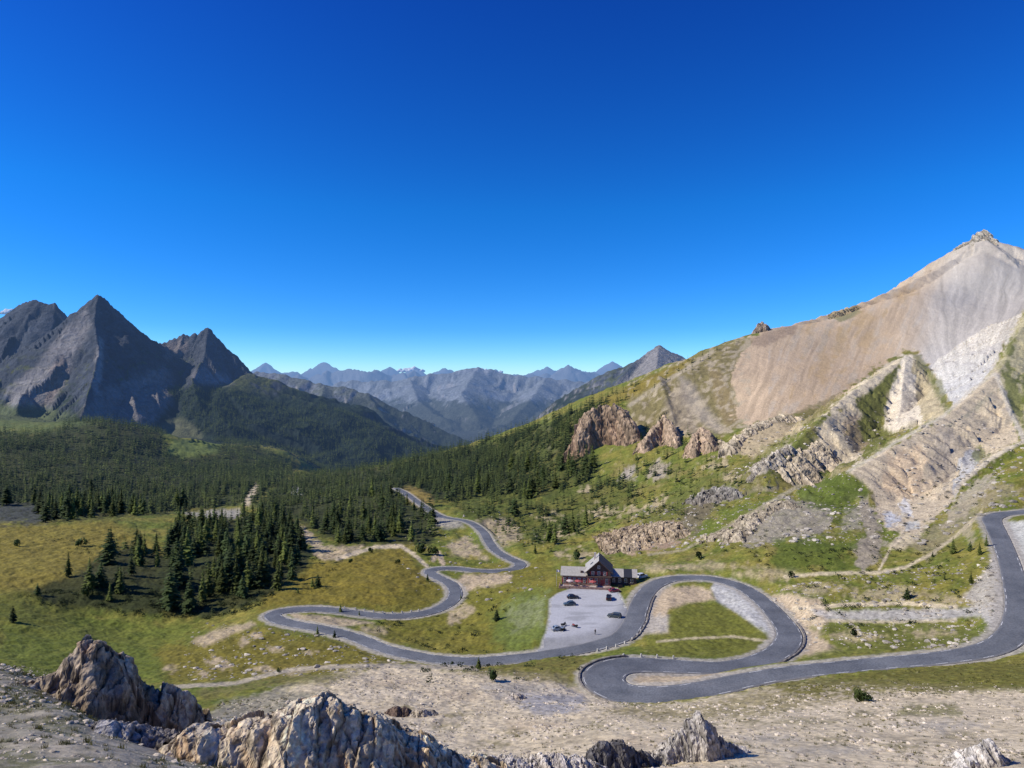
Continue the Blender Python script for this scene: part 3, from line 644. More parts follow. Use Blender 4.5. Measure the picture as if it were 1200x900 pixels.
# ------------------------------------------------------------------ mountains behind
def far_mesh(name, LB_, AX_, label=None):
    x, y = grid(AX_, LB_)
    z, al, dd, kd = height(x, y)
    nzz, nxx = normals_z(z, x, y, len(LB_), len(AX_))
    u = CU+F*x/y; v = CV-F*z/y
    a = fbm(x/260, y/260, 5); b = fbm(x/70, y/70, 5); c2 = fbm(x/22, y/22, 4)
    rk = np.array((.060,.067,.080))[None]*(1+.30*a+.30*b+.25*c2)[:, None]  # near peaks kept dark and bluish in place of missing shade
    # streaks down the faces
    lam = 90.; s = fbm(al/lam*1.6, dd/600, 4); rk = rk*(1+.40*s)[:, None]
    grass = np.array((.085,.095,.030))[None]*(1+.3*b)[:, None]
    wood = np.array((.020,.032,.016))[None]*(1+.5*c2)[:, None]
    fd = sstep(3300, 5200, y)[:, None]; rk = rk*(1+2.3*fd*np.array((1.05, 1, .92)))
    zz = z+70*a+30*b
    mg = sstep(.72, .86, nzz+.12*b)*sstep(180, 20, zz)
    mw = sstep(10-150*fd[:, 0], -70-150*fd[:, 0], zz+40*b)*sstep(.50, .66, nzz+.15*c2+.1*b)
    ch = np.clip(1-mw-mg*.0, 0, 1)
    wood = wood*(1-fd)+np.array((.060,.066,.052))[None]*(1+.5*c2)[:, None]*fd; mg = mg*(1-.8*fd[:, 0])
    c = rk*(1-mg[:, None])+grass*mg[:, None]
    c = c*(1-mw[:, None])+wood*mw[:, None]
    def pt(poly, cc, soft, rag, op):
        nonlocal c
        sdv = poly_sd(u, v, poly)+rag*(b+.6*c2); mm = (op*(1-sstep(-soft, soft, sdv))*(y < 5200))[:, None]
        cc = np.asarray(cc)[None]*(1+.3*s+.2*c2)[:, None]; c = c*(1-mm)+cc*mm
    pale = (.30,.275,.255); dk = (.10,.10,.10)
    pt([(100,362),(80,385),(45,425),(5,460),(10,478),(60,478),(75,450),(88,415),(106,380)], pale, 5, 6, .75)  # pale scree that also paints the sunlit face left of the arete
    pt([(60,430),(75,415),(80,440),(62,470),(50,475)], (.22,.165,.13), 4, 5, .7)
    pt([(116,395),(122,400),(120,440),(112,470),(108,450)], pale, 3, 4, .8)
    pt([(90,490),(115,460),(150,445),(190,430),(205,450),(200,475),(180,500),(110,500)], (.24,.215,.20), 6, 9, .75)
    pt([(190,405),(215,395),(222,405),(210,420),(195,422)], (.20,.17,.15), 3, 5, .7)
    pt([(225,440),(240,425),(262,440),(275,450),(240,452)], (.26,.24,.24), 4, 5, .7)
    pt([(-50,470),(60,478),(120,498),(60,505),(-50,505)], (.12,.14,.05), 5, 8, .8)
    pt([(170,500),(215,490),(240,500),(235,515),(180,515)], (.16,.16,.08), 5, 8, .6)
    pt([(195,455),(250,452),(320,470),(400,480),(470,510),(520,540),(420,556),(340,545),(280,530),(240,510),(215,485)], (.017,.028,.018), 6, 9, .92)
    pt([(-60,504),(60,505),(110,500),(190,503),(196,512),(190,540),(-60,540)], (.020,.032,.018), 4, 6, .9); pt([(252,522),(262,512),(330,520),(350,550),(300,545),(262,532)], (.020,.032,.018), 4, 6, .9)
    pt([(680,492),(735,440),(760,410),(772,396),(795,408),(830,430),(790,450),(740,480)], (.30,.275,.25), 4, 8, .8)
    # cliffs of the middle range
    cl = sstep(.70, .55, nzz+.1*b)*(y > 3600)
    c = c*(1-.7*cl[:, None])+np.array((.30,.275,.255))[None]*.7*cl[:, None]
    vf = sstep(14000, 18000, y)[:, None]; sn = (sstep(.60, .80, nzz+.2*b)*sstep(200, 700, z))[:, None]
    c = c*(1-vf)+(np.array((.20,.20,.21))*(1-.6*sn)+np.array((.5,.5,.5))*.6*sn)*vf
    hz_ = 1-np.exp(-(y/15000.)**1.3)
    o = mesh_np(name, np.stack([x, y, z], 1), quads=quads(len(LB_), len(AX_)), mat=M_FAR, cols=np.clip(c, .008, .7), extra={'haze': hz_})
    return tag(o, kind='structure')
M_FAR = terrain_mat('mountain_rock', scale=.05, bump=1., bdist=14, contrast=.42)
AXF = np.concatenate([np.linspace(-1.1, -.80, 40, endpoint=False), np.linspace(-.80, .80, 1000), np.linspace(.80, 1.1, 41)[1:]])
k1 = 300
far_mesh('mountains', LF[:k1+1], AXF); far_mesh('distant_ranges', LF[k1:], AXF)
log('far')
# ------------------------------------------------------------------ road, car park
def asphalt_mat():
    m, nt = new_mat('asphalt'); L = nt.links.new
    g = N(nt, 'ShaderNodeNewGeometry'); bs = N(nt, 'ShaderNodeBsdfPrincipled'); bs.inputs['Roughness'].default_value = .85; bs.inputs['Specular IOR Level'].default_value = .2
    n1 = N(nt, 'ShaderNodeTexNoise'); n1.inputs['Scale'].default_value = .12; n1.inputs['Detail'].default_value = 6
    n2 = N(nt, 'ShaderNodeTexNoise'); n2.inputs['Scale'].default_value = 2.5; n2.inputs['Detail'].default_value = 5
    at = N(nt, 'ShaderNodeAttribute', attribute_name='edge')
    L(g.outputs['Position'], n1.inputs['Vector']); L(g.outputs['Position'], n2.inputs['Vector'])
    cr = N(nt, 'ShaderNodeValToRGB'); cr.color_ramp.elements[0].position = .35; cr.color_ramp.elements[1].position = .65
    cr.color_ramp.elements[0].color = (.100, .109, .122, 1); cr.color_ramp.elements[1].color = (.165, .175, .188, 1)
    L(n1.outputs['Fac'], cr.inputs[0])
    mr = N(nt, 'ShaderNodeMapRange'); mr.inputs[1].default_value = .3; mr.inputs[2].default_value = .7; mr.inputs[3].default_value = .72; mr.inputs[4].default_value = 1.28; L(n2.outputs['Fac'], mr.inputs[0])
    mx = N(nt, 'ShaderNodeMix', data_type='RGBA', blend_type='MULTIPLY'); mx.inputs[0].default_value = 1; L(cr.outputs[0], mx.inputs[6]); L(mr.outputs[0], mx.inputs[7])
    ed = N(nt, 'ShaderNodeMix', data_type='RGBA'); ed.inputs[7].default_value = (.22, .215, .21, 1); L(at.outputs['Fac'], ed.inputs[0]); L(mx.outputs[2], ed.inputs[6])
    L(ed.outputs[2], bs.inputs['Base Color'])
    out = N(nt, 'ShaderNodeOutputMaterial'); L(bs.outputs[0], out.inputs[0]); return m
M_ASPH = asphalt_mat()
tg = np.gradient(road[:, :2], axis=0); tg /= np.linalg.norm(tg, axis=1)[:, None]
nrm = np.stack([-tg[:, 1], tg[:, 0]], 1)                 # left of the direction of travel (down the pass)
rs_ = np.concatenate([[0], np.cumsum(np.linalg.norm(np.diff(road[:, :3], axis=0), axis=1))])
wv = road[:, 3]+.25*fbm(rs_/9, rs_*0, 3)+.12*fbm(rs_/1.5, rs_*0+3, 2)
prof = [(-1.0, -.35, 1), (-1.0, 0, 1), (-.93, .02, .55), (-.75, .04, .0), (-.4, .07, .10), (0, .08, 0), (.4, .07, .10), (.75, .04, .0), (.93, .02, .55), (1.0, 0, 1), (1.0, -.35, 1)]
V = []; E = []
for f, dz, e in prof:
    V.append(np.concatenate([road[:, :2]+nrm*(wv*f)[:, None], (road[:, 2]+dz)[:, None]], 1)); E.append(np.clip(np.full(len(road), e)+.3*fbm(rs_/3, rs_*0+f*9, 3)*(e > 0), 0, 1))
V = np.stack(V, 1).reshape(-1, 3); E = np.stack(E, 1).ravel()
q = quads(len(road), len(prof))
tag(mesh_np('road', V, quads=q[:, ::-1], mat=M_ASPH, extra={'edge': E}), kind='structure')
M_LINE = plain_mat('road_paint', (.62, .62, .60), .7, .25, 3)
uu = CU+F*road[:, 0]/road[:, 1]; vv = CV-F*road[:, 2]/road[:, 1]
def off(i, o, dz=0):
    return (road[i, 0]+nrm[i, 0]*o, road[i, 1]+nrm[i, 1]*o, road[i, 2]+dz)
DV, DQ = [], []
def line_piece(i0, i1, o, wd):
    for i in range(i0, i1+1):
        a = off(i, o-wd/2, .055); b = off(i, o+wd/2, .055); DV.extend([a, b])
    n0 = len(DV)-2*(i1-i0+1)
    for k in range(i1-i0): DQ.append((n0+2*k, n0+2*k+2, n0+2*k+3, n0+2*k+1))
per = 8
for i in range(10, len(road)-per, per):
    if vv[i] < 640: continue
    for s in (-1, 1):
        if random.random() < .2: continue
        if poly_sd(np.array([off(i, s*wv[i]*1.4)[0]]), np.array([off(i, s*wv[i]*1.4)[1]]), parkw)[0] < 1.5: continue
        line_piece(i, i+4, s*(wv[i]*.88), .16)
mk = mesh_np('road_markings', DV, quads=DQ, mat=M_LINE); tag(mk, kind='structure')

# car park of pale gravel, draped on its bed
gxs = np.arange(parkw[:, 0].min()-1, parkw[:, 0].max()+1, .6); gys = np.arange(parkw[:, 1].min()-1, parkw[:, 1].max()+1, .6)
PX, PY = np.meshgrid(gxs, gys); sdp = poly_sd(PX.ravel(), PY.ravel(), parkw)+.5*fbm(PX.ravel()/3, PY.ravel()/3, 2); zz = ground(PX.ravel(), PY.ravel())+.10
inn = sdp < .3; Q = quads(*PX.shape); Q = Q[inn[Q].all(1)]; usedv = np.unique(Q); remap = np.full(PX.size, -1); remap[usedv] = np.arange(len(usedv))
cp_ = np.array((.46,.462,.465))[None]*(1+.10*fbm(PX.ravel()/9, PY.ravel()/9, 4)+.06*fbm(PX.ravel()/1.5, PY.ravel()/1.5, 3))[:, None]
trk = sstep(.1, .35, fbm(PX.ravel()/14+4, PY.ravel()/5, 3))[:, None]; cp_ = cp_*(1-.22*trk)
dk_ = sstep(9, 2, np.abs(road_near(PX.ravel(), PY.ravel())[0]-2))[:, None]; cp_ = cp_*(1-.35*dk_)
tag(mesh_np('car_park', np.stack([PX.ravel(), PY.ravel(), zz], 1)[usedv], quads=remap[Q], mat=terrain_mat('pale_gravel', 2.0, .3, .1, .15, haze=False), cols=cp_[usedv]), kind='structure')

# ------------------------------------------------------------------ small mesh builder
class MB:
    def __init__(s): s.v = []; s.f = []
    def box(s, x0, x1, y0, y1, z0, z1, tx=0, ty=0):
        n = len(s.v)
        s.v += [(x0, y0, z0), (x1, y0, z0), (x1, y1, z0), (x0, y1, z0), (x0+tx, y0+ty, z1), (x1-tx, y0+ty, z1), (x1-tx, y1-ty, z1), (x0+tx, y1-ty, z1)]
        s.f += [tuple(n+i for i in f) for f in ((3, 2, 1, 0), (4, 5, 6, 7), (0, 1, 5, 4), (1, 2, 6, 5), (2, 3, 7, 6), (3, 0, 4, 7))]; return s
    def prism(s, poly, axis, a, b):
        """extrude a 2-D outline along an axis; outline given in the two other axes in order"""
        n = len(s.v); k = len(poly)
        def mk(p, t): return {'x': (t, p[0], p[1]), 'y': (p[0], t, p[1]), 'z': (p[0], p[1], t)}[axis]
        s.v += [mk(p, a) for p in poly]+[mk(p, b) for p in poly]
        s.f.append(tuple(n+i for i in range(k))); s.f.append(tuple(n+k+i for i in reversed(range(k))))
        for i in range(k): j = (i+1) % k; s.f.append((n+j, n+i, n+k+i, n+k+j))
        return s
    def tube(s, a, b, r0, r1=None, n_=8):
        a = Vector(a); b = Vector(b); r1 = r0 if r1 is None else r1; d = (b-a).normalized()
        u = d.orthogonal().normalized(); w_ = d.cross(u); n = len(s.v)
        for p, r in ((a, r0), (b, r1)):
            for i in range(n_):
                t = 2*math.pi*i/n_; s.v.append(tuple(p+u*(r*math.cos(t))+w_*(r*math.sin(t))))
        for i in range(n_): j = (i+1) % n_; s.f.append((n+i, n+j, n+n_+j, n+n_+i))
        s.f.append(tuple(n+i for i in reversed(range(n_)))); s.f.append(tuple(n+n_+i for i in range(n_))); return s
    def build(s, name, mat, parent=None, bevel=0, smooth=False):
        me = bpy.data.meshes.new(name); me.from_pydata(s.v, [], s.f)
        bm = bmesh.new(); bm.from_mesh(me); bmesh.ops.recalc_face_normals(bm, faces=bm.faces)
        if bevel: bmesh.ops.bevel(bm, geom=bm.edges[:], offset=bevel, segments=2, affect='EDGES', profile=.6)
        bm.to_mesh(me); bm.free()
        if smooth: me.polygons.foreach_set('use_smooth', [True]*len(me.polygons))
        me.materials.append(mat); o = bpy.data.objects.new(name, me); COL.objects.link(o)
        if parent: o.parent = parent
        return o
# ------------------------------------------------------------------ roadside walls and guard stones
M_STONE = plain_mat('wall_stone', (.20, .18, .155), .95, .55, 1.2, bump=.8); M_PALE = plain_mat('guard_stone', (.50, .48, .44), .9, .25, 4, bump=.4)
def road_wall(sel, side, label, top=.35, low=-2.2, w_=.45, o_=.3):
    idx = np.nonzero(sel)[0]; V, Fq = [], []
    for k, i in enumerate(idx):
        o0 = side*(wv[i]+o_); o1 = side*(wv[i]+o_+w_)
        t_ = top+.05*math.sin(k*1.7); ob = side*(wv[i]+o_+w_+.25)
        V += [off(i, o0, -.3), off(i, o0, t_), off(i, o1, t_), off(i, ob, low)]
    for k in range(len(idx)-1):
        for j in range(3): a = 4*k+j; Fq.append((a, a+4, a+5, a+1))
    Fq += [(0, 1, 2, 3), (4*len(idx)-1, 4*len(idx)-2, 4*len(idx)-3, 4*len(idx)-4)]
    me = bpy.data.meshes.new('retaining_wall'); me.from_pydata(V, [], Fq); bm = bmesh.new(); bm.from_mesh(me); bmesh.ops.recalc_face_normals(bm, faces=bm.faces); bm.to_mesh(me); bm.free()
    me.materials.append(M_STONE); o = bpy.data.objects.new('retaining_wall', me); COL.objects.link(o); return tag(o, label, 'wall', 'low stone walls holding the outer edge of the road')
ii = np.arange(len(road))
def seg(u0, v0, u1, v1):
    a = np.argmin((uu-u0)**2+(vv-v0)**2); b = np.argmin((uu-u1)**2+(vv-v1)**2); a, b = min(a, b), max(a, b); return (ii >= a) & (ii <= b)
def outer(sel):
    i = np.nonzero(sel)[0]; a, m_, b = i[0], i[len(i)//2], i[-1]
    c_ = (road[a, :2]+road[b, :2])/2-road[m_, :2]; return -1 if (nrm[m_]@c_) > 0 else 1
S1 = seg(752, 815, 745, 779); road_wall(S1, outer(S1), 'dark stone retaining wall round the nearest hairpin bend, lowest in view')
S2 = seg(880, 777, 918, 728); road_wall(S2, outer(S2), 'dark stone retaining wall at the right end of the big loop round the grass island', .3, -1.6)
S3 = seg(756, 697, 727, 747); road_wall(S3, -outer(S1) if False else (1 if off(np.nonzero(S3)[0][5], 3)[0] > road[np.nonzero(S3)[0][5], 0] else -1), 'dark stone retaining wall between the car park bend and the grass island', .3, -1.8)
gs = MB().box(-.22, .22, -.22, .22, -.25, .62, .05, .05); gs.box(-.17, .17, -.17, .17, .62, .70, .09, .09)
gs0 = gs.build('guard_stone', M_PALE, None, .03); gs_first = [gs0]
def guard_row(sel, side, gap, label, o_=.55):
    idx = np.nonzero(sel)[0]; nx_t = rs_[idx[0]]
    for i in idx:
        if rs_[i] < nx_t: continue
        nx_t = rs_[i]+gap*random.uniform(.85, 1.15)
        if gs_first: o = gs_first.pop()
        else: o = gs0.copy(); COL.objects.link(o)
        p = off(i, side*(wv[i]+o_)); o.location = (p[0], p[1], float(ground(p[0], p[1])[0])+.12); o.rotation_euler = (0, 0, math.atan2(tg[i, 1], tg[i, 0]))
        tag(o, label, 'guard stone', label)
def side_up(sel):      # the side lying farther from the camera
    i = np.nonzero(sel)[0]; m_ = i[len(i)//2]; return 1 if off(m_, 3)[1] > road[m_, 1] else -1
S = seg(742, 778, 805, 781); guard_row(S, side_up(S), 3.2, 'pale guard stone at the far edge of the road running into the nearest hairpin')
S = seg(400, 716, 500, 719); guard_row(S, side_up(S), 3.6, 'pale guard stone along the far edge of the middle left road below the meadow')
S = seg(742, 728, 690, 757); guard_row(S, -side_up(S), 2.8, 'pale guard stone on the bend between the car park and the nearest hairpin')

# ------------------------------------------------------------------ mountain refuge
M_WALLS = plain_mat('rubble_wall', (.25, .165, .135), .95, .5, 1.4, bump=.5); M_RENDER = plain_mat('pale_render', (.50, .44, .40), .9, .15, 2)
M_WOOD = plain_mat('dark_boards', (.075, .050, .045), .85, .35, 3); M_ROOF = plain_mat('pale_metal_roof', (.40, .375, .33), .6, .14, 1.5, spec=.4); M_DARK = plain_mat('dark_roof', (.035, .037, .045), .5, .2, 3)
M_RED = plain_mat('red_paint', (.29, .045, .045), .6, .15, 4); M_GLASS = plain_mat('window_glass', (.02, .025, .035), .12, spec=.6); M_FRAME = plain_mat('white_frame', (.62, .58, .54), .7, .1, 5)
ref = empty('mountain_refuge', (BX, BY, PARK_Z+.02), math.radians(-8), 'mountain refuge with dark gable, red shutters and pale roofs behind the car park', 'building')
def refp(mb, name, mat, parent=None, bevel=0, label=None):
    o = mb.build(name, mat, parent or ref, bevel); 
    if label: o['label'] = label
    return o
# main house: gable to the front (towards -y), ridge running back
hw, dp, ev, rg = 4.3, 11., 5.7, 9.5
m = MB().prism([(-hw, -.3), (hw, -.3), (hw, 3.7), (-hw, 3.7)], 'y', 0, dp); wall = refp(m, 'wall', M_WALLS)
refp(MB().prism([(-hw+.003, 3.7), (hw-.003, 3.7), (hw-.003, ev), (0, rg-.25), (-hw+.003, ev)], 'y', -.06, dp), 'gable', M_WOOD)
def roof_slope(x0, z0, x1, z1, y0, y1, th=.22):
    return MB().prism([(x0, z0), (x1, z1), (x1, z1+th), (x0, z0+th)], 'y', y0, y1)
sl_ = (rg-ev)/hw; eo = 1.0
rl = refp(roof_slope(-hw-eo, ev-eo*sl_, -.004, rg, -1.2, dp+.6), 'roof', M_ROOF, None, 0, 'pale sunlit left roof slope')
rr = refp(roof_slope(hw+eo, ev-eo*sl_, .004, rg, -1.2, dp+.6), 'roof', M_DARK, None, 0, 'right roof slope with its shade painted dark')  # other half of the pale roof, its shaded side put into the colour
ch = MB().box(-1.9, -1.1, 6.2, 7.1, rg-2.2, rg+1.1).box(-2.0, -1.0, 6.1, 7.2, rg+1.1, rg+1.25); refp(ch, 'chimney', M_RENDER, rl)
sk = MB().prism([(-3.2, ev+(hw-3.2)*sl_+.25), (-2.2, ev+(hw-2.2)*sl_+.25), (-2.2, ev+(hw-2.2)*sl_+.32), (-3.2, ev+(hw-3.2)*sl_+.32)], 'y', 3.2, 4.6); refp(sk, 'skylight', M_DARK, rl)
for s in (-1, 1): refp(MB().prism([(s*(hw+eo), ev-eo*sl_-.05), (0, rg-.05), (0, rg+.26), (s*(hw+eo), ev-eo*sl_+.26)], 'y', -1.32, -1.2), 'bargeboard', M_WOOD)
def window(x, z, w_, h_, y, shut=True, par=None):
    f = refp(MB().box(x-w_/2-.14, x+w_/2+.14, y-.10, y, z-.14, z+h_+.14), 'window', M_FRAME)
    refp(MB().box(x-w_/2, x+w_/2, y-.125, y-.1, z, z+h_), 'pane', M_GLASS, f)
    refp(MB().box(x-.04, x+.04, y-.14, y-.125, z, z+h_).box(x-w_/2, x+w_/2, y-.143, y-.128, z+h_*.6-.03, z+h_*.6+.03), 'glazing_bar', M_FRAME, f)
    if shut:
        for s in (-1, 1):
            a = x+s*(w_/2+.16); b = x+s*(w_/2+.16+w_*.55); refp(MB().box(min(a, b), max(a, b), y-.09, y-.02, z-.05, z+h_+.05), 'shutter', M_RED)
for x in (-2.9, -.95, 2.9): window(x, 1.0, .85, 1.7, 0)
for x in (-2.2, 0, 2.2): window(x, 4.15, .8, 1.2, -.06)
window(0, 6.6, .7, .9, -.06, False)
d_ = refp(MB().box(.55, 1.75, -.09, 0, 0, 2.3), 'door', M_RED); refp(MB().box(.62, .70, -.16, -.09, 1.0, 1.2), 'handle', M_FRAME, d_)
refp(MB().box(-hw-.5, hw+.5, -1.5, .01, 3.62, 3.78), 'balcony', M_WOOD)
# left wing
L0, L1 = -hw-9.6, -hw
refp(MB().box(L0, L1-.003, .6, 7.6, -.3, 3.5), 'wall', M_WALLS, None, 0, 'low left wing wall')
lw = refp(MB().prism([(-.1, 3.35), (4.1, 5.7), (4.1, 5.9), (-.1, 3.55)], 'x', L0-.5, L1-.01), 'roof', M_ROOF, None, 0, 'pale roof of the low left wing')
refp(MB().prism([(8.3, 3.35), (4.104, 5.7), (4.104, 5.9), (8.3, 3.55)], 'x', L0-.5, L1-.01), 'roof', M_ROOF)
refp(MB().box(L1-2.6, L1-1.7, 1.2, 2.0, 4.0, 5.0), 'chimney', M_WOOD, lw)
for k in range(5): window(L0+1.1+k*1.85, .9, .75, 1.5, .6)
# right wing, set back, half of its roof dark
R0, R1 = hw, hw+9.6
refp(MB().box(R0+.003, R1, 3.0, 9.5, -.3, 3.1), 'wall', M_WOOD, None, 0, 'right wing wall with its shade painted dark')  # dark boards stand in for the shade on this wall
refp(MB().prism([(2.2, 2.9), (6.3, 4.9), (6.3, 5.1), (2.2, 3.1)], 'x', R0+.01, R0+5.0), 'roof', M_ROOF, None, 0, 'pale grey part of the right wing roof')
refp(MB().prism([(2.2, 2.9), (6.3, 4.9), (6.3, 5.1), (2.2, 3.1)], 'x', R0+5.01, R1-1.5), 'roof', M_DARK, None, 0, 'dark panelled part of the right wing roof')
refp(MB().prism([(2.2, 2.9), (6.3, 4.9), (6.3, 5.1), (2.2, 3.1)], 'x', R1-1.49, R1+.5), 'roof', M_ROOF)
refp(MB().prism([(10.3, 2.9), (6.304, 4.9), (6.304, 5.1), (10.3, 3.1)], 'x', R0+.01, R1+.5), 'roof', M_ROOF)
for k in range(4): window(R0+1.2+k*2.25, .9, .8, 1.3, 3.0, False)
refp(MB().box(L0-.8, hw+.6, -4.6, -4.2, -.3, .75).box(L0-.8, L0-.4, -4.2, .5, -.3, .75), 'terrace_wall', M_WALLS, None, .05)
refp(MB().box(L0-.4, hw+.4, -4.2, -.01, -.3, .06), 'terrace', M_RENDER)
# things on the terrace
R8 = math.radians(-8)
def reff(x, y, z=0): return (BX+x*math.cos(R8)-y*math.sin(R8), BY+x*math.sin(R8)+y*math.cos(R8), PARK_Z+.02+z)
M_TABLE = plain_mat('table_wood', (.32, .17, .13), .8, .2, 4)
pt0 = empty('picnic_table', reff(-12, -2.4, .06), R8, 'wooden picnic table on the terrace at the far left end before the refuge', 'table', 'picnic tables on the refuge terrace')
MB().box(-.9, .9, -.38, .38, .70, .75).build('table_top', M_TABLE, pt0)
for s in (-1, 1):
    MB().box(-.9, .9, s*.72-.14, s*.72+.14, .42, .46).build('bench', M_TABLE, pt0)
    MB().tube((s*.6, -.75, 0), (s*.6, .25, .70), .05).tube((s*.6, .75, 0), (s*.6, -.25, .70), .05).box(s*.6-.03, s*.6+.03, -.8, .8, .37, .42).build('leg_frame', M_TABLE, pt0)
for x, l in ((-9.4, 'second'), (-6.8, 'third'), (-4.0, 'fourth'), (3.2, 'rightmost')):
    t = copy_tree(pt0); t.location = reff(x, -2.4+random.uniform(-.3, .3), .06); t['label'] = '%s wooden picnic table from the left on the terrace before the refuge' % l
M_CANOPY = plain_mat('red_canvas', (.42, .10, .10), .85, .15, 2); M_CANOPY2 = plain_mat('pale_canvas', (.62, .50, .46), .85, .12, 2); M_POLE = plain_mat('pole', (.45, .45, .44), .5)
def parasol(x, mat, lab):
    r = empty('parasol', reff(x, -2.0, .06), R8, lab, 'parasol', 'parasols on the refuge terrace')
    MB().tube((0, 0, 0), (0, 0, 2.5), .03).build('pole', M_POLE, r); MB().tube((0, 0, 0), (0, 0, .09), .3, .26, 14).build('base', M_POLE, r)
    c_ = MB(); k = 8; c_.v = [(0, 0, 2.62)]+[(1.35*math.cos(2*math.pi*i/k), 1.35*math.sin(2*math.pi*i/k), 2.15) for i in range(k)]+[(1.35*math.cos(2*math.pi*i/k), 1.35*math.sin(2*math.pi*i/k), 2.0) for i in range(k)]
    c_.f = [(0, 1+i, 1+(i+1) % k) for i in range(k)]+[(1+i, 1+k+i, 1+k+(i+1) % k, 1+(i+1) % k) for i in range(k)]; c_.build('canopy', mat, r)
parasol(-10.7, M_CANOPY2, 'pale parasol on the left part of the terrace'); parasol(-7.6, M_CANOPY, 'red parasol on the terrace before the low left wing'); parasol(-2.2, M_CANOPY, 'red parasol on the terrace before the dark gable')
fp = empty('flagpole', reff(L0-1.8, -2), 0, 'white flag on a pole at the left corner of the refuge', 'flagpole')
MB().tube((0, 0, -.2), (0, 0, 6.2), .06, .04).build('pole', M_POLE, fp)
fl = MB(); nfl = 8
for i in range(nfl+1): x = .04+1.3*i/nfl; y = .12*math.sin(i*.9); fl.v += [(x, y, 5.2-.10*i/nfl), (x, y, 6.1-.14*i/nfl)]
fl.f = [(2*i, 2*i+2, 2*i+3, 2*i+1) for i in range(nfl)]; fl.build('flag', plain_mat('flag_cloth', (.70, .62, .62), .8), fp)
ib = empty('notice_board', (*W(728, 690, 240)[:2], PARK_Z), math.radians(10), 'small dark notice board on posts at the right rear corner of the car park', 'sign')
ib.location = (*hit(727, 692)[:2], hit(727, 692)[2]); MB().box(-.8, .8, -.04, .04, .9, 2.0).build('board', M_WOOD, ib); MB().tube((-.7, .05, -.3), (-.7, .05, 2.1), .05).build('post', M_WOOD, ib); MB().tube((.7, .05, -.3), (.7, .05, 2.1), .05).build('post', M_WOOD, ib)

# ------------------------------------------------------------------ cars
M_TYRE = plain_mat('tyre', (.02, .02, .02), .9); M_RIM = plain_mat('rim', (.35, .35, .36), .35, metallic=.8); M_LAMP = plain_mat('lamp_glass', (.75, .75, .72), .15, spec=.6); M_TAIL = plain_mat('tail_lamp', (.35, .02, .02), .3); M_PLATE = plain_mat('bumper', (.03, .03, .03), .6)
def paint_mat(n_, c_): return plain_mat(n_, c_, .32, .06, 3, spec=.5)
def car(name, x, y, rz, paint, label, L=4.3, Wd=1.76, H=1.48, estate=False):
    z = float(ground(x, y)[0])+.11
    r = empty(name, (x, y, z), rz, label, 'car', 'cars parked in the gravel car park')
    h = L/2; b = H*.58
    low = [(-h, .32), (-h+.06, b-.10), (-h+.22, b), (h-1.35, b+.02), (h-.25, b-.14), (h, b-.32), (h-.02, .30), (h-.35, .24), (-h+.35, .24)]
    MB().prism(low, 'y', -Wd/2, Wd/2).build('body', paint, r, .07, True)
    rb = -h+.12 if estate else -h+.42
    cab = [(rb, b-.02), (rb+.28 if estate else rb+.5, H-.03), (rb+.7, H), (h-2.15, H-.02), (h-1.20, b-.02)]
    cb = MB(); k = len(cab); t = .16
    cb.v = [(p[0], -Wd/2+.04+(t if p[1] > b+.1 else 0), p[1]) for p in cab]+[(p[0], Wd/2-.04-(t if p[1] > b+.1 else 0), p[1]) for p in cab]
    cb.f = [tuple(range(k)), tuple(range(2*k-1, k-1, -1))]+[(i, k+i, k+(i+1) % k, (i+1) % k) for i in range(k)]
    cb.build('cabin', paint, r, .05, True)
    for s in (-1, 1):   # side glass and screens, proud of the cabin
        g = MB()
        y0 = s*(Wd/2-.02); y1 = s*(Wd/2-.172)
        q = [(rb+.30, b+.05), (rb+.62, H-.12), (h-2.2, H-.12), (h-1.50, b+.05)]
        n0 = len(g.v); g.v += [(q[0][0], y0, q[0][1]), (q[1][0], y1, q[1][1]), (q[2][0], y1, q[2][1]), (q[3][0], y0, q[3][1])]; g.f.append((n0, n0+1, n0+2, n0+3))
        g.build('side_window', M_GLASS, r)
    ws = MB(); ws.v = [(h-1.245, -Wd/2+.14, b+.05), (h-1.245, Wd/2-.14, b+.05), (h-2.06, Wd/2-.26, H-.07), (h-2.06, -Wd/2+.26, H-.07)]; ws.f = [(0, 1, 2, 3)]; ws.build('windscreen', M_GLASS, r)
    rwn = MB(); a0, a1 = (rb+.02, b+.10), ((rb+.25, H-.09) if estate else (rb+.44, H-.10)); rwn.v = [(a0[0]-.02, -Wd/2+.16, a0[1]), (a0[0]-.02, Wd/2-.16, a0[1]), (a1[0]-.03, Wd/2-.26, a1[1]), (a1[0]-.03, -Wd/2+.26, a1[1])]; rwn.f = [(0, 1, 2, 3)]; rwn.build('rear_window', M_GLASS, r)
    for sx in (-1, 1):
        for sy in (-1, 1):
            wx = sx*(h-.80); wy = sy*(Wd/2-.11)
            w_ = MB().tube((wx, wy-.11, .32), (wx, wy+.11, .32), .32, n_=18).build('wheel', M_TYRE, r); MB().tube((wx, wy+sy*.10, .32), (wx, wy+sy*.125, .32), .20, n_=14).build('rim', M_RIM, w_)
    for s in (-1, 1):
        MB().box(h-.16, h-.015, s*.62-.17, s*.62+.17, b-.36, b-.22).build('headlight', M_LAMP, r); MB().box(-h-.012, -h+.1, s*.66-.13, s*.66+.13, b-.32, b-.12).build('tail_light', M_TAIL, r)
        MB().box(h-1.55, h-1.38, s*(Wd/2+.09)-.09, s*(Wd/2+.09)+.09, b+.02, b+.15).build('mirror', paint, r, .02)
    MB().box(h-.1, h+.03, -.72, .72, .26, .42).build('bumper', M_PLATE, r, .03); MB().box(-h-.03, -h+.1, -.72, .72, .26, .42).build('bumper', M_PLATE, r, .03)
    return r
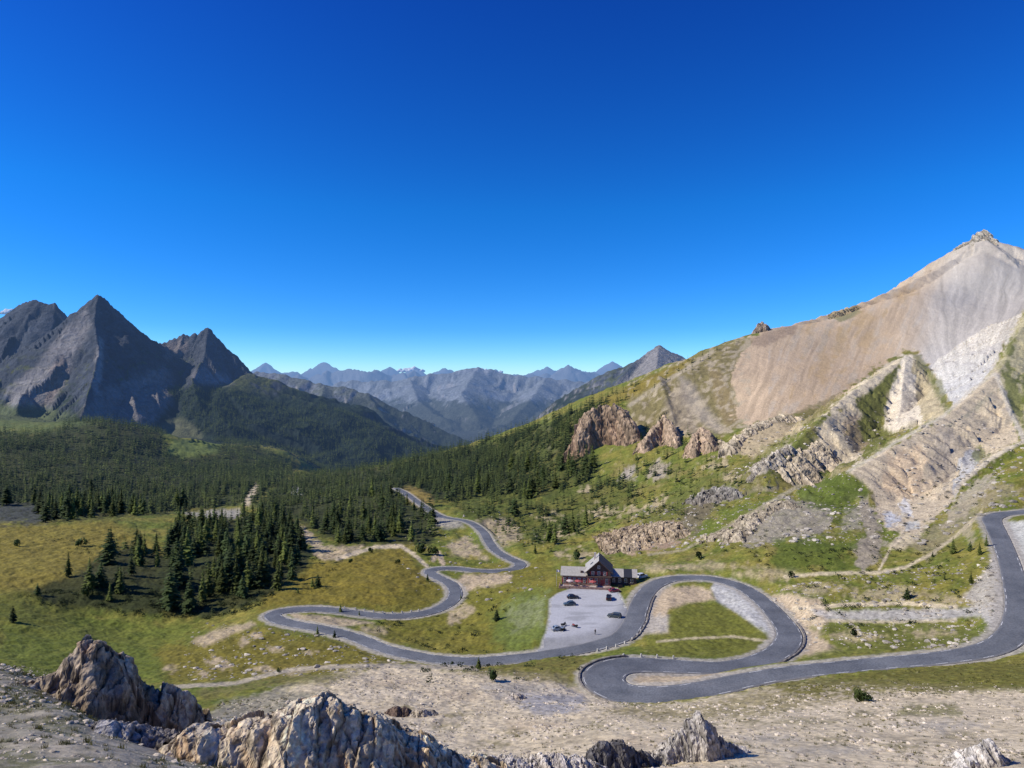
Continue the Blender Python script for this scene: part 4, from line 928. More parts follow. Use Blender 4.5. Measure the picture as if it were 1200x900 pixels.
def on(u, v): p = hit(u, v, 120, 400); return p[0], p[1]
x, y = on(671.5, 701.5); car('parked_car', x, y, math.radians(4), paint_mat('black_car', (.02, .022, .028)), 'black car at the rear left, upper of the two side by side')
x, y = on(667.5, 709.5); car('parked_car', x, y, math.radians(-172), paint_mat('slate_car', (.055, .085, .105)), 'slate blue car at the left of the car park, below the black one')
x, y = on(713.5, 702.5); car('parked_car', x, y, math.radians(80), paint_mat('black_van', (.012, .012, .015)), 'tall black car parked end on at the right rear', 4.5, 1.85, 1.75, True)
x, y = on(720, 693.8); car('parked_car', x, y, math.radians(14), paint_mat('dark_red_car', (.22, .035, .06)), 'dark red car behind the black one at the corner of the refuge', 4.1)
x, y = on(720, 723.5); car('parked_car', x, y, math.radians(160), paint_mat('grey_green_car', (.06, .075, .075)), 'dark grey green estate car on the right edge of the car park', 4.6, 1.8, 1.5, True)
x, y = on(752.5, 677.5); car('parked_van', x, y, math.radians(35), paint_mat('white_van', (.62, .64, .66)), 'white van parked against the right end of the refuge', 4.7, 1.9, 1.95, True); van = [o for o in COL.objects if o.name == 'parked_van'][0]; van['category'] = 'van'; del van['group']
x, y = on(654, 739); car('parked_car', x, y, math.radians(12), paint_mat('silver_blue_car', (.28, .33, .38)), 'pale blue grey car at the front left beside the motorcycles', 4.0)
# ------------------------------------------------------------------ motorcycles
def motorcycle(x, y, rz, c_, label):
    z = float(ground(x, y)[0])+.11; r = empty('motorcycle', (x, y, z), rz, label, 'motorcycle', 'motorcycles in the car park'); pm_ = paint_mat('bike_paint', c_)
    for wx in (-.72, .75):
        wh = MB()
        for k in range(16):
            a0 = 2*math.pi*k/16; a1 = 2*math.pi*(k+1)/16; wh.tube((wx+.27*math.cos(a0), 0, .32+.27*math.sin(a0)), (wx+.27*math.cos(a1), 0, .32+.27*math.sin(a1)), .06, n_=6)
        w_ = wh.build('wheel', M_TYRE, r); sp_ = MB()
        for k in range(5): a0 = 2*math.pi*k/5; sp_.tube((wx, 0, .32), (wx+.25*math.cos(a0), 0, .32+.25*math.sin(a0)), .02, n_=5)
        sp_.build('rim', M_RIM, w_)
    MB().prism([(-.35, .25), (.3, .25), (.38, .62), (-.3, .62)], 'y', -.16, .16).build('engine', M_PLATE, r, .04)
    MB().prism([(-.15, .65), (.42, .70), (.40, .98), (.05, .98)], 'y', -.16, .16).build('tank', pm_, r, .06, True)
    MB().prism([(-.95, .80), (-.1, .70), (-.12, .84), (-.9, .95)], 'y', -.14, .14).build('seat', M_TYRE, r, .04)
    MB().prism([(.42, .6), (.72, .75), (.62, 1.15), (.42, 1.05)], 'y', -.18, .18).build('fairing', pm_, r, .05, True)
    MB().tube((.75, .09, .32), (.50, .09, 1.02), .03).tube((.75, -.09, .32), (.50, -.09, 1.02), .03).build('fork', M_RIM, r)
    MB().tube((.42, -.38, 1.08), (.50, 0, 1.04), .018).tube((.42, .38, 1.08), (.50, 0, 1.04), .018).build('handlebar', M_PLATE, r)
    MB().tube((.70, 0, .92), (.76, 0, .92), .09, n_=12).build('headlight', M_LAMP, r); MB().tube((-.25, .17, .3), (-.95, .2, .42), .05).build('exhaust', M_RIM, r)
    MB().box(-.95, -.50, -.42, -.2, .45, .85).box(-.95, -.50, .2, .42, .45, .85).build('pannier', M_PLATE, r, .04)
    for o in list(r.children): pass
    r.rotation_euler = (math.radians(-9), 0, rz)
x, y = on(661, 734); motorcycle(x, y, math.radians(35), (.02, .02, .025), 'black motorcycle, the farther of the two beside the pale blue grey car')
x, y = on(660, 740); motorcycle(x, y, math.radians(20), (.03, .035, .04), 'dark motorcycle, the nearer of the two beside the pale blue grey car')
x, y = on(673.5, 735.5); motorcycle(x, y, math.radians(150), (.40, .04, .03), 'red motorcycle standing alone right of the dark ones in the car park')
# ------------------------------------------------------------------ people
M_SKIN = plain_mat('skin', (.45, .26, .18), .6); M_HAIR = plain_mat('hair', (.05, .03, .02), .8)
def skin_mesh(name, J, edges, mat, parent, lv=2):
    me = bpy.data.meshes.new(name); me.from_pydata([j[:3] for j in J], edges, []); o = bpy.data.objects.new(name, me); COL.objects.link(o)
    md = o.modifiers.new('skin', 'SKIN'); md.use_smooth_shade = True
    for i, j in enumerate(J): me.skin_vertices[0].data[i].radius = (j[3], j[4] if len(j) > 4 else j[3])
    me.skin_vertices[0].data[0].use_root = True
    o.modifiers.new('sub', 'SUBSURF').levels = lv
    dg = bpy.context.evaluated_depsgraph_get(); ev_ = bpy.data.meshes.new_from_object(o.evaluated_get(dg)); o.modifiers.clear(); o.data = ev_
    ev_.materials.clear(); ev_.materials.append(mat); o.parent = parent; return o
def person(x, y, rz, label, jacket, trousers, s=1.0):
    z = float(ground(x, y)[0])+.10; r = empty('person', (x, y, z), rz, label, 'person')
    J = [(0, 0, .95, .13, .10), (0, 0, 1.20, .14, .10), (0, .0, 1.42, .16, .10), (0, 0, 1.52, .055), (0, -.01, 1.60, .07), (0, -.02, 1.70, .085, .10), (0, -.01, 1.76, .06),
         (.18, 0, 1.42, .055), (.24, -.03, 1.16, .045), (.25, -.12, .92, .035), (.25, -.15, .84, .03), (-.18, 0, 1.42, .055), (-.25, .02, 1.16, .045), (-.24, -.08, .92, .035), (-.24, -.11, .84, .03),
         (.10, 0, .88, .085), (.11, -.02, .50, .06), (.12, .02, .09, .045), (.13, -.13, .04, .04), (-.10, 0, .88, .085), (-.13, .03, .50, .06), (-.15, .07, .09, .045), (-.17, -.08, .04, .04)]
    Ed = [(0, 1), (1, 2), (2, 3), (3, 4), (4, 5), (5, 6), (2, 7), (7, 8), (8, 9), (9, 10), (2, 11), (11, 12), (12, 13), (13, 14), (0, 15), (15, 16), (16, 17), (17, 18), (0, 19), (19, 20), (20, 21), (21, 22)]
    skin_mesh('body', J, Ed, M_SKIN, r)
    k = 1.22
    Jj = [J[i] for i in (0, 1, 2, 7, 8, 9, 11, 12, 13)]; skin_mesh('jacket', [(a, b, c, d[0]*k, d[-1]*k) for a, b, c, *d in Jj], [(0, 1), (1, 2), (2, 3), (3, 4), (4, 5), (2, 6), (6, 7), (7, 8)], jacket, r)
    Jt = [J[i] for i in (0, 15, 16, 17, 19, 20, 21)]; skin_mesh('trousers', [(a, b, c, d[0]*k, d[-1]*k) for a, b, c, *d in Jt], [(0, 1), (1, 2), (2, 3), (0, 4), (4, 5), (5, 6)], trousers, r)
    skin_mesh('hair', [(0, .03, 1.66, .075), (0, .02, 1.74, .09, .10), (0, -.03, 1.80, .05)], [(0, 1), (1, 2)], M_HAIR, r, 1)
    fc = MB()
    for sx in (-1, 1): fc.tube((sx*.035, -.125, 1.70), (sx*.035, -.10, 1.70), .012, n_=6)
    fc.build('eyes', M_HAIR, r); r.scale = (s, s, s)
    return r
x, y = on(697.5, 744); person(x, y, math.radians(30), 'person in a dark jacket standing alone on the front of the car park', plain_mat('black_cloth', (.02, .02, .025), .9), plain_mat('grey_cloth', (.05, .055, .06), .9))
log('built things')
# ------------------------------------------------------------------ trees
def needle_mat(name, use_obj):
    m, nt = new_mat(name); L = nt.links.new
    at = N(nt, 'ShaderNodeAttribute', attribute_name='Col'); bs = N(nt, 'ShaderNodeBsdfPrincipled'); bs.inputs['Roughness'].default_value = .8; bs.inputs['Specular IOR Level'].default_value = .2
    src = at.outputs['Color']
    if use_obj:
        oi = N(nt, 'ShaderNodeObjectInfo'); mr = N(nt, 'ShaderNodeMapRange'); mr.inputs[3].default_value = .6; mr.inputs[4].default_value = 1.7; L(oi.outputs['Random'], mr.inputs[0])
        mx = N(nt, 'ShaderNodeMix', data_type='RGBA', blend_type='MULTIPLY'); mx.inputs[0].default_value = 1; L(src, mx.inputs[6]); L(mr.outputs[0], mx.inputs[7]); src = mx.outputs[2]
    L(src, bs.inputs['Base Color'])
    tr = N(nt, 'ShaderNodeBsdfTranslucent'); L(src, tr.inputs[0]); ms = N(nt, 'ShaderNodeMixShader'); ms.inputs[0].default_value = .30; L(bs.outputs[0], ms.inputs[1]); L(tr.outputs[0], ms.inputs[2])
    out = N(nt, 'ShaderNodeOutputMaterial')
    if use_obj: L(ms.outputs[0], out.inputs[0])
    else: add_haze(nt, ms, out)
    return m
M_NEEDLE = needle_mat('needles', True); M_NEEDLE_F = needle_mat('forest_needles', False); M_BARK = plain_mat('bark', (.075, .055, .042), .95, .4, 3)
def conifer(seed, levels, br, sub, R_=.17, base=.10, droop=.32, col=(.050, .075, .020), shape=.85, trunk=False):
    """crown of a conifer of height 1: whorls of drooping, ragged sprays. returns verts, tris, colours"""
    r = random.Random(seed); V, T, Cc = [], [], []
    def tri(a, b, c, k):
        n = len(V); V.extend([a, b, c]); T.append((n, n+1, n+2)); q = tuple(x*k for x in col); Cc.extend([q, q, q])
    for l in range(levels):
        f = (l+r.uniform(-.3, .3))/levels; f = min(max(f, 0), .97); z = base+(1-base)*f
        rad = R_*((1-f)**shape)*(1-.35*max(0, .12-f)/.12)+.012
        nb = max(4, int(br*(1-.45*f))); a0 = r.uniform(0, 6.28)
        for b in range(nb):
            a = a0+6.283*b/nb+r.uniform(-.3, .3); rr = rad*r.uniform(.55, 1.25)
            if r.random() < .08: continue
            ca, sa = math.cos(a), math.sin(a); dz = -droop*rr+r.uniform(-.02, .02); wd = rr*r.uniform(.30, .52)
            root = (0, 0, z+.02); tip = (ca*rr, sa*rr, z+dz); midz = z+dz*.35+.012
            l_ = (ca*rr*.55-sa*wd, sa*rr*.55+ca*wd, midz-.02); r_ = (ca*rr*.55+sa*wd, sa*rr*.55-ca*wd, midz-.02); k = r.uniform(.7, 1.35)
            tri(root, l_, tip, k); tri(root, tip, r_, k*.9)
            for s in range(sub):
                t = r.uniform(.35, .95); aa = a+r.uniform(-.7, .7); q = rr*r.uniform(.16, .34); cx, cy, cz = ca*rr*t, sa*rr*t, z+dz*t
                e = (cx+math.cos(aa)*q, cy+math.sin(aa)*q, cz-q*r.uniform(-.2, .9)); g = (cx-math.sin(aa)*q*.6, cy+math.cos(aa)*q*.6, cz+q*r.uniform(-.2, .5)); h_ = (cx+math.sin(aa)*q*.6, cy-math.cos(aa)*q*.6, cz+q*r.uniform(-.3, .4))
                tri(g, h_, e, r.uniform(.65, 1.5))
    tri((.012, 0, .93), (-.012, .008, .93), (0, 0, 1.0), 1); tri((0, .012, .93), (0, -.012, .93), (0, 0, 1.0), 1)
    return np.array(V), np.array(T), np.array(Cc)
LARCH, PINE = (.118, .145, .034), (.055, .080, .025)
def crown_mesh(v, t, c, name='crown'):
    o = mesh_np(name, v, tris=t, mat=M_NEEDLE, smooth=False, cols=c); me = o.data; bpy.data.objects.remove(o); return me
HI = []
for s in range(7):
    pine = s % 2
    v, t, c = conifer(100+s, [22, 18, 24, 17, 20, 19, 23][s], [10, 9, 9, 10, 11, 9, 10][s], 4, [.18, .24, .16, .26, .20, .23, .17][s], [.06, .10, .08, .05, .12, .07, .1][s], .30 if pine else .42, PINE if pine else LARCH, [.9, .7, 1, .65, .8, .75, .9][s])
    tm = MB().tube((0, 0, -.03), (.004, .003, .5), .017, .010, 7).tube((.004, .003, .5), (0, 0, .96), .010, .002, 6).build('trunk', M_BARK); tme = tm.data; bpy.data.objects.remove(tm)
    HI.append((crown_mesh(v, t, c), tme))
def place_tree(x, y, h, label, group=None, k=None, wide=1.):
    k = random.randrange(len(HI)) if k is None else k
    r = empty('conifer_tree', (x, y, float(ground(x, y)[0])-.05), random.uniform(0, 6.28), label, 'tree', group); sc = (h*wide*random.uniform(.9, 1.15), h*wide*random.uniform(.9, 1.15), h)
    for nm, me in (('trunk', HI[k][1]), ('crown', HI[k][0])):
        o = bpy.data.objects.new(nm, me); COL.objects.link(o); o.parent = r; o.scale = sc
    return r
# ---- scatter over the woods
GU, GV = UU, VV
cell = np.gradient(np.exp(LB))[:, None]*np.exp(LB)[:, None]*np.gradient(AX)[None, :]; cell = cell.ravel()
hor = GZ/np.exp(LB)[:, None]; runmax = np.maximum.accumulate(hor, 0); runmax = np.vstack([np.full((1, len(AX)), -9), runmax[:-1]]).ravel()
SPEC = [('left', 34, 9.6, 3.8), ('centre', 52, 11.5, 2.8), ('ravine', 60, 14.5, 3.5), ('beyond', 85, 17, 4), ('slope', 28, 13, 3.5), ('lower', 75, 9, 2.6)]
TX, TY, TH, TR = [], [], [], []
r2 = np.random.default_rng(11)
for k, per_m2, hm, hsd in SPEC:
    poly = np.array(FOREST[k], float); sdv = np.full(len(gx), 99.); cand = np.nonzero((GU > poly[:, 0].min()-10) & (GU < poly[:, 0].max()+10) & (GV > poly[:, 1].min()-10) & (GV < poly[:, 1].max()+10) & (gy > 230))[0]
    sdv = poly_sd(GU[cand], GV[cand], poly)+6*nq2[cand]+5*nq[cand]
    clump = np.clip(.75+1.6*nq[cand]+1.1*nb[cand]+.9*fbm(gx[cand]/16, gy[cand]/16, 2), .03 if k != 'lower' else 0, 2)
    if k == 'left': clump = clump*np.interp(GU[cand]+45*nq[cand]+25*nb[cand]-.25*(GV[cand]-650), [140, 250], [.22, 1.0])
    bare = rd[cand] < rw[cand]+4.5
    vis = hor.ravel()[cand]+14/gy[cand] > runmax[cand]-.012
    for hole in ([(345,612),(356,614),(380,640),(410,642),(405,655),(375,657),(350,632)], [(200,532),(212,514),(240,512),(260,520),(254,530),(215,538)], [(215,601),(280,596),(287,607),(240,612)], [(470,570),(482,568),(512,582),(508,592),(480,590)], [(284,590),(300,566),(304,570),(292,594)], [(-60,594),(36,592),(52,612),(-60,616)]):
        bare |= poly_sd(GU[cand], GV[cand], np.array(hole, float)) < 0
    p = cell[cand]/per_m2*(sdv < 0)*clump*(~bare)*vis
    n_ = r2.poisson(p); j = np.repeat(cand, n_)
    jit = r2.uniform(-.5, .5, (len(j), 2)); TX.append(gx[j]+jit[:, 0]*gy[j]*.0014); TY.append(gy[j]*(1+jit[:, 1]*.004)); TH.append(np.clip(r2.normal(hm, hsd, len(j)), hm*.4, hm*1.6)*(.85+.3*r2.random(len(j)))); TR += [k]*len(j)
    log('wood', k, len(j))
# sparse trees on the slope, along the crest and the edge of the meadow
def sprinkle(poly, n_, hm, key):
    poly = np.array(poly, float); cand = np.nonzero((GU > poly[:, 0].min()) & (GU < poly[:, 0].max()) & (GV > poly[:, 1].min()) & (GV < poly[:, 1].max()) & (gy > 150))[0]
    cand = cand[(poly_sd(GU[cand], GV[cand], poly) < 0) & (rd[cand] > rw[cand]+3) & (hor.ravel()[cand] > runmax[cand]-.004)]
    j = r2.choice(cand, n_, p=cell[cand]/cell[cand].sum()); TX.append(gx[j]); TY.append(gy[j]); TH.append(r2.uniform(.5, 1.3, n_)*hm); TR.extend([key]*n_)
sprinkle([(690,565),(760,545),(800,560),(850,545),(880,560),(840,600),(770,610),(700,615)], 120, 7, 'thin')
sprinkle([(745,500),(790,500),(830,510),(835,560),(770,560),(740,540)], 75, 9, 'thin')
sprinkle([(700,468),(770,440),(850,402),(855,412),(790,450),(720,480)], 40, 8, 'thin')
sprinkle([(690,474),(745,448),(760,452),(745,470),(700,490)], 35, 10, 'thin')
sprinkle([(860,550),(900,530),(930,545),(890,590)], 10, 5, 'thin'); sprinkle([(560,600),(640,590),(690,620),(640,650),(590,640)], 45, 6.5, 'thin')
sprinkle([(120,640),(190,640),(190,660),(140,665)], 8, 10, 'left')
TX, TY, TH = np.concatenate(TX), np.concatenate(TY), np.concatenate(TH); TR = np.array(TR)
TZ = ground(TX, TY)
size = TH/TY; visible = (np.abs(TX/TY) < .79)
order = np.argsort(-(size*visible)); NI = 262
first, rest = order[:NI], order[NI:]
TXT = {'left': ('dark conifer in the wood at the left edge of the meadow', 'conifers of the wood on the left meadow'), 'centre': ('conifer in the wood beyond the meadow, left of the descending road', 'conifers of the wood left of the descending road'),
       'ravine': ('conifer in the ravine behind the left meadow', 'conifers of the ravine behind the left meadow'), 'beyond': ('conifer on the dark knoll far behind the left meadow', 'conifers on the far knoll'),
       'slope': ('conifer in the dense wood climbing the central slope', 'conifers on the central slope'), 'lower': ('conifer in the open wood right of the descending road', 'conifers in the open wood right of the descending road'), 'thin': ('scattered conifer on the grassy right slope under the cliffs', 'scattered conifers on the right slope')}
# a few trees that stand out get words of their own
own = {}
def claim(u, v, txt):
    d = (CU+F*TX[first]/TY[first]-u)**2+(CV-F*TZ[first]/TY[first]-v)**2
    for j in np.argsort(d):
        if first[j] not in own: own[first[j]] = txt; break
for i in first:
    l, g = TXT[TR[i]]; place_tree(float(TX[i]), float(TY[i]), float(TH[i]), l, g, None, random.uniform(.85, 1.35))
# ---- the rest of the woods as one mass
LODM = [conifer(300+s, 9, 7, 1, [.19, .16, .22, .18][s], .05, .35, (1, 1, 1), .85) for s in range(4)]
LODF = [conifer(400+s, 5, 6, 0, .20, .03, .5, (1, 1, 1), .9) for s in range(3)]
def batch(idx, lods, X, Y, Z, H):
    Vs, Ts, Cs, Hs = [], [], [], []; n0 = 0
    pick = r2.integers(0, len(lods), len(idx))
    for q in range(len(lods)):
        v, t, c = lods[q]; s = idx[pick == q]
        if not len(s): continue
        a = r2.uniform(0, 6.28, len(s)); ca, sa = np.cos(a)[:, None], np.sin(a)[:, None]; h = H[s][:, None]; wd = h*r2.uniform(.85, 1.35, (len(s), 1))
        x = (v[None, :, 0]*ca-v[None, :, 1]*sa)*wd+X[s][:, None]; y = (v[None, :, 0]*sa+v[None, :, 1]*ca)*wd+Y[s][:, None]; z = v[None, :, 2]*h+Z[s][:, None]-.3
        mixp = np.clip(.5+1.2*fbm(X[s]/60, Y[s]/60, 2)+r2.normal(0, .3, len(s)), 0, 1)[:, None, None]
        base = (np.array(LARCH)*(1-mixp)+np.array(PINE)*mixp)*r2.uniform(.7, 1.3, (len(s), 1, 1))
        cc = c[None]*base
        Vs.append(np.stack([x, y, z], -1).reshape(-1, 3)); Ts.append((t[None]+(np.arange(len(s))*len(v))[:, None, None]+n0).reshape(-1, 3)); n0 += len(s)*len(v); Cs.append(cc.reshape(-1, 3))
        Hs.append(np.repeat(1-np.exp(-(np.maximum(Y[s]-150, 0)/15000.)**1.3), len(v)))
    return np.concatenate(Vs), np.concatenate(Ts), np.concatenate(Cs), np.concatenate(Hs)
mid = rest[TY[rest] < 1000]; low = rest[TY[rest] >= 1000]
B = [batch(mid, LODM, TX, TY, TZ, TH), batch(low, LODF, TX, TY, TZ, TH)]
# forest on the flanks of the mountains behind
fx, fy = [], []
def far_wood(poly, n_, d0, d1):
    poly = np.array(poly, float); a = r2.uniform((poly[:, 0].min()-CU)/F, (poly[:, 0].max()-CU)/F, n_*4); d = np.sqrt(r2.uniform(d0**2, d1**2, n_*4)); x, y = a*d, d
    z, al, dd, kd = height(x, y); u, v = CU+F*x/y, CV-F*z/y; m = (poly_sd(u, v, poly)+7*fbm(x/90, y/90, 3) < 0); i = np.nonzero(m)[0][:n_]; return x[i], y[i], z[i]
FW = [far_wood([(195,455),(250,452),(320,470),(400,480),(470,510),(520,540),(420,556),(340,548),(280,530),(240,510),(215,485)], 7000, 2050, 2950), far_wood([(-60,505),(60,508),(120,498),(190,500),(215,540),(-60,540)], 900, 2000, 2400)]
FX, FY, FZ = (np.concatenate([f[i] for f in FW]) for i in range(3)); FH = r2.uniform(11, 23, len(FX))
B.append(batch(np.arange(len(FX)), LODF, FX, FY, FZ, FH))
off_ = np.cumsum([0]+[len(b[0]) for b in B[:-1]])
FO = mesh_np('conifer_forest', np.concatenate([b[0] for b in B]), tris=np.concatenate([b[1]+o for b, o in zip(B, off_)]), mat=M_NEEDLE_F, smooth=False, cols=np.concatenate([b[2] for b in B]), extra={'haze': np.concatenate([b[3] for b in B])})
tag(FO, 'dense dark green conifer forest filling the ravine, valley and mountain flanks', 'forest', None, 'stuff')
log('forest', len(TX), 'far', len(FX))
# ---- single trees and shrubs of the meadows and roadsides
def shrub_mesh(seed, n_=240, col=(.040, .062, .018)):
    r = random.Random(seed); V, T, Cc = [], [], []
    lobes = [(r.uniform(-.3, .3), r.uniform(-.3, .3), r.uniform(.2, .55), r.uniform(.22, .4)) for _ in range(6)]
    for i in range(n_):
        cx, cy, cz, cr = r.choice(lobes); d = Vector((r.gauss(0, 1), r.gauss(0, 1), r.gauss(0, 1))).normalized()*cr*r.uniform(.7, 1.05); p = Vector((cx, cy, cz))+d; p.z = max(p.z, 0)
        u = d.orthogonal().normalized(); w_ = d.cross(u).normalized(); s = r.uniform(.06, .13); k = r.uniform(.6, 1.4)
        n0 = len(V); V.extend([tuple(p+u*s), tuple(p-u*s*.5+w_*s), tuple(p-u*s*.5-w_*s+Vector((0, 0, s)))]); T.append((n0, n0+1, n0+2)); Cc.extend([tuple(c*k for c in col)]*3)
    return np.array(V), np.array(T), np.array(Cc)
SH_ = [crown_mesh(*shrub_mesh(s), name='foliage') for s in range(4)]
SH_L = [crown_mesh(*shrub_mesh(10+s, col=(.075, .10, .025)), name='foliage') for s in range(2)]
def place_shrub(u, v, hp, label, group=None, light=False):
    x, y, z = hit(u, v); h = hp*y/F; r = empty('shrub', (x, y, z-.05), random.uniform(0, 6.28), label, 'shrub', group)
    o = bpy.data.objects.new('foliage', random.choice(SH_L if light else SH_)); COL.objects.link(o); o.parent = r; o.scale = (h*random.uniform(.9, 1.3), h*random.uniform(.9, 1.3), h*1.25)
    return r
for u, v, hp, lab in ((447,579,15,'conifer at the left of the far end of the descending road'), (458,582,17,'tall conifer hiding the far end of the descending road'), (468,585,14,'conifer before the far end of the descending road, right of the tall one'), (477,592,16,'conifer left of the descending road, just below its far end'), (485,598,14,'conifer left of the descending road, second below its far end'), (494,604,18,'tall conifer left of the descending road at its first bend'), (503,612,15,'lowest conifer left of the descending road before the first bend'), (15,729,20,'lone dark conifer on the bare lower meadow at the far left'), (366,688,13,'left conifer of the close pair on the meadow above the left road bend'), (372.5,688,16,'right, taller conifer of the close pair on the meadow above the left road bend'),
    (349,695,8,'small conifer on the meadow just left of the close pair'), (372,744,12,'small conifer at the near edge of the left road, left of another'), (392,747,9,'small conifer at the near edge of the left road, right of another'),
    (399,718,11,'small conifer between the two arms of the left road bend'), (421,722,8,'little conifer by the far arm of the left road bend'), (582,727,14,'slim dark conifer in the green meadow left of the car park'),
    (561,784,15,'round dark conifer standing below the main road left of the car park'), (501,681,9,'small conifer at the tip of the far bend'), (540,702,6,'tiny conifer by the far bend'), (627,648,12,'conifer behind the meadow left of the refuge'),
    (1117,649,20,'tall bright conifer in the row beside the road on the right'), (1138,684,15,'slim conifer in the meadow below the tree row at the right'), (1107,680,9,'little dark conifer in the meadow below the tree row at the right'), (1063,702,15,'dark conifer above the pale track at the right'),
    (1137,646,13,'second conifer of the row beside the road on the right'), (1148,650,15,'third conifer of the row beside the road on the right'), (1156,640,14,'last conifer of the row, nearest the right road'), (1093,653,7,'small conifer left of the tree row at the right'),
    (130,650,34,'tall conifer at the left end of the meadow wood'), (160,648,32,'tall conifer standing out above the meadow wood, second from the left'), (105,690,38,'tall dark conifer in front at the left of the meadow wood'), (141,695,34,'broad conifer in front of the meadow wood'), (44,697,14,'small conifer on the left scarp of the meadow')):
    x, y, z = hit(u, v); place_tree(x, y, hp*y/F, lab, None, None, 1.15)
for u, v, hp, lab, li in ((1008,822,14,'bright green shrub on the scree below the long right road',1), (1017,822,9,'low shrub touching the bright green one below the long right road',0), (579,799,14,'dark shrub below the main road, nearest the scree',0), (1001,747,9,'dark shrub on the grass between the right tracks',0),
    (928,677,7,'dark shrub on the slope above the big loop',0), (676,655,9,'dark shrub just behind the roof of the refuge',0), (100,700,12,'dark shrub on the scarp below the meadow wood, left',0), (20,640,7,'shrub patch on the upper left meadow',0), (95,640,9,'dark shrub before the meadow wood',0), (495,650,12,'dark shrub by the fork of the far track',0), (508,650,10,'dark shrub right of the fork of the far track',0),
    (435,648,6,'dark shrub on the meadow below the far wood',0), (410,660,5,'small shrub on the meadow below the far wood, left',0), (466,661,5,'small shrub on the meadow left of the far bend',0), (530,779,4,'tiny shrub at the near edge of the main road',0), (326,789,6,'small shrub beside the cart track',0), (820,655,8,'shrub at the foot of the right slope above the big loop',0)):
    place_shrub(u, v, hp, lab, None, li)
# low scrub that nobody could count
def scrub(name, polys, label, col, hrange):
    X, Y, H = [], [], []
    for poly, n_ in polys:
        poly = np.array(poly, float); cand = np.nonzero((GU > poly[:, 0].min()) & (GU < poly[:, 0].max()) & (GV > poly[:, 1].min()) & (GV < poly[:, 1].max()) & (gy > 25))[0]
        cand = cand[(poly_sd(GU[cand], GV[cand], poly)+5*nq2[cand] < 0) & (rd[cand] > rw[cand]+1.5) & (hor.ravel()[cand] > runmax[cand]-.02)]
        pr = cell[cand]*np.clip(.4+1.5*nq2[cand]+nb[cand], .02, 3); j = r2.choice(cand, n_, p=pr/pr.sum()); X.append(gx[j]+r2.uniform(-.4, .4, n_)); Y.append(gy[j]+r2.uniform(-.4, .4, n_)); H.append(r2.uniform(*hrange, n_))
    X, Y, H = map(np.concatenate, (X, Y, H)); Z = ground(X, Y)+.1
    lods = [shrub_mesh(50+s, 42, (1, 1, 1)) for s in range(4)]; lods = [(v*np.array((1.6, 1.6, 1)), t, c) for v, t, c in lods]
    v, t, c, hz = batch(np.arange(len(X)), lods, X, Y, Z, H)
    k = np.array(col)/np.array(LARCH)
    return tag(mesh_np(name, v, tris=t, mat=M_NEEDLE_F, smooth=False, cols=c*k, extra={'haze': hz}), label, 'scrub', None, 'stuff')
scrub('dwarf_pine_scrub', [([(30,700),(60,690),(120,690),(250,690),(330,690),(300,715),(240,728),(120,718),(60,712)], 420), ([(60,630),(140,640),(140,655),(80,650)], 40), (FOREST['left'], 260), (FOREST['lower'], 420), ([(690,560),(880,540),(860,600),(700,640)], 320), ([(640,600),(760,600),(760,650),(640,650)], 160), ([(345,640),(400,640),(400,700),(345,700)], 30),
   ([(860,520),(930,490),(1000,470),(1000,500),(930,560),(880,580)], 120), ([(940,640),(1180,640),(1180,730),(940,740)], 160), ([(1050,560),(1170,540),(1170,600),(1060,640)], 60), ([(800,640),(960,600),(1000,650),(900,670)], 50), ([(420,740),(700,770),(700,800),(500,800)], 60), ([(340,740),(600,690),(600,760),(420,740)], 40)],
   'dark dwarf pine and juniper scrub scattered over slopes and scarps', (.036, .052, .016), (.5, 1.7))
log('scrub')
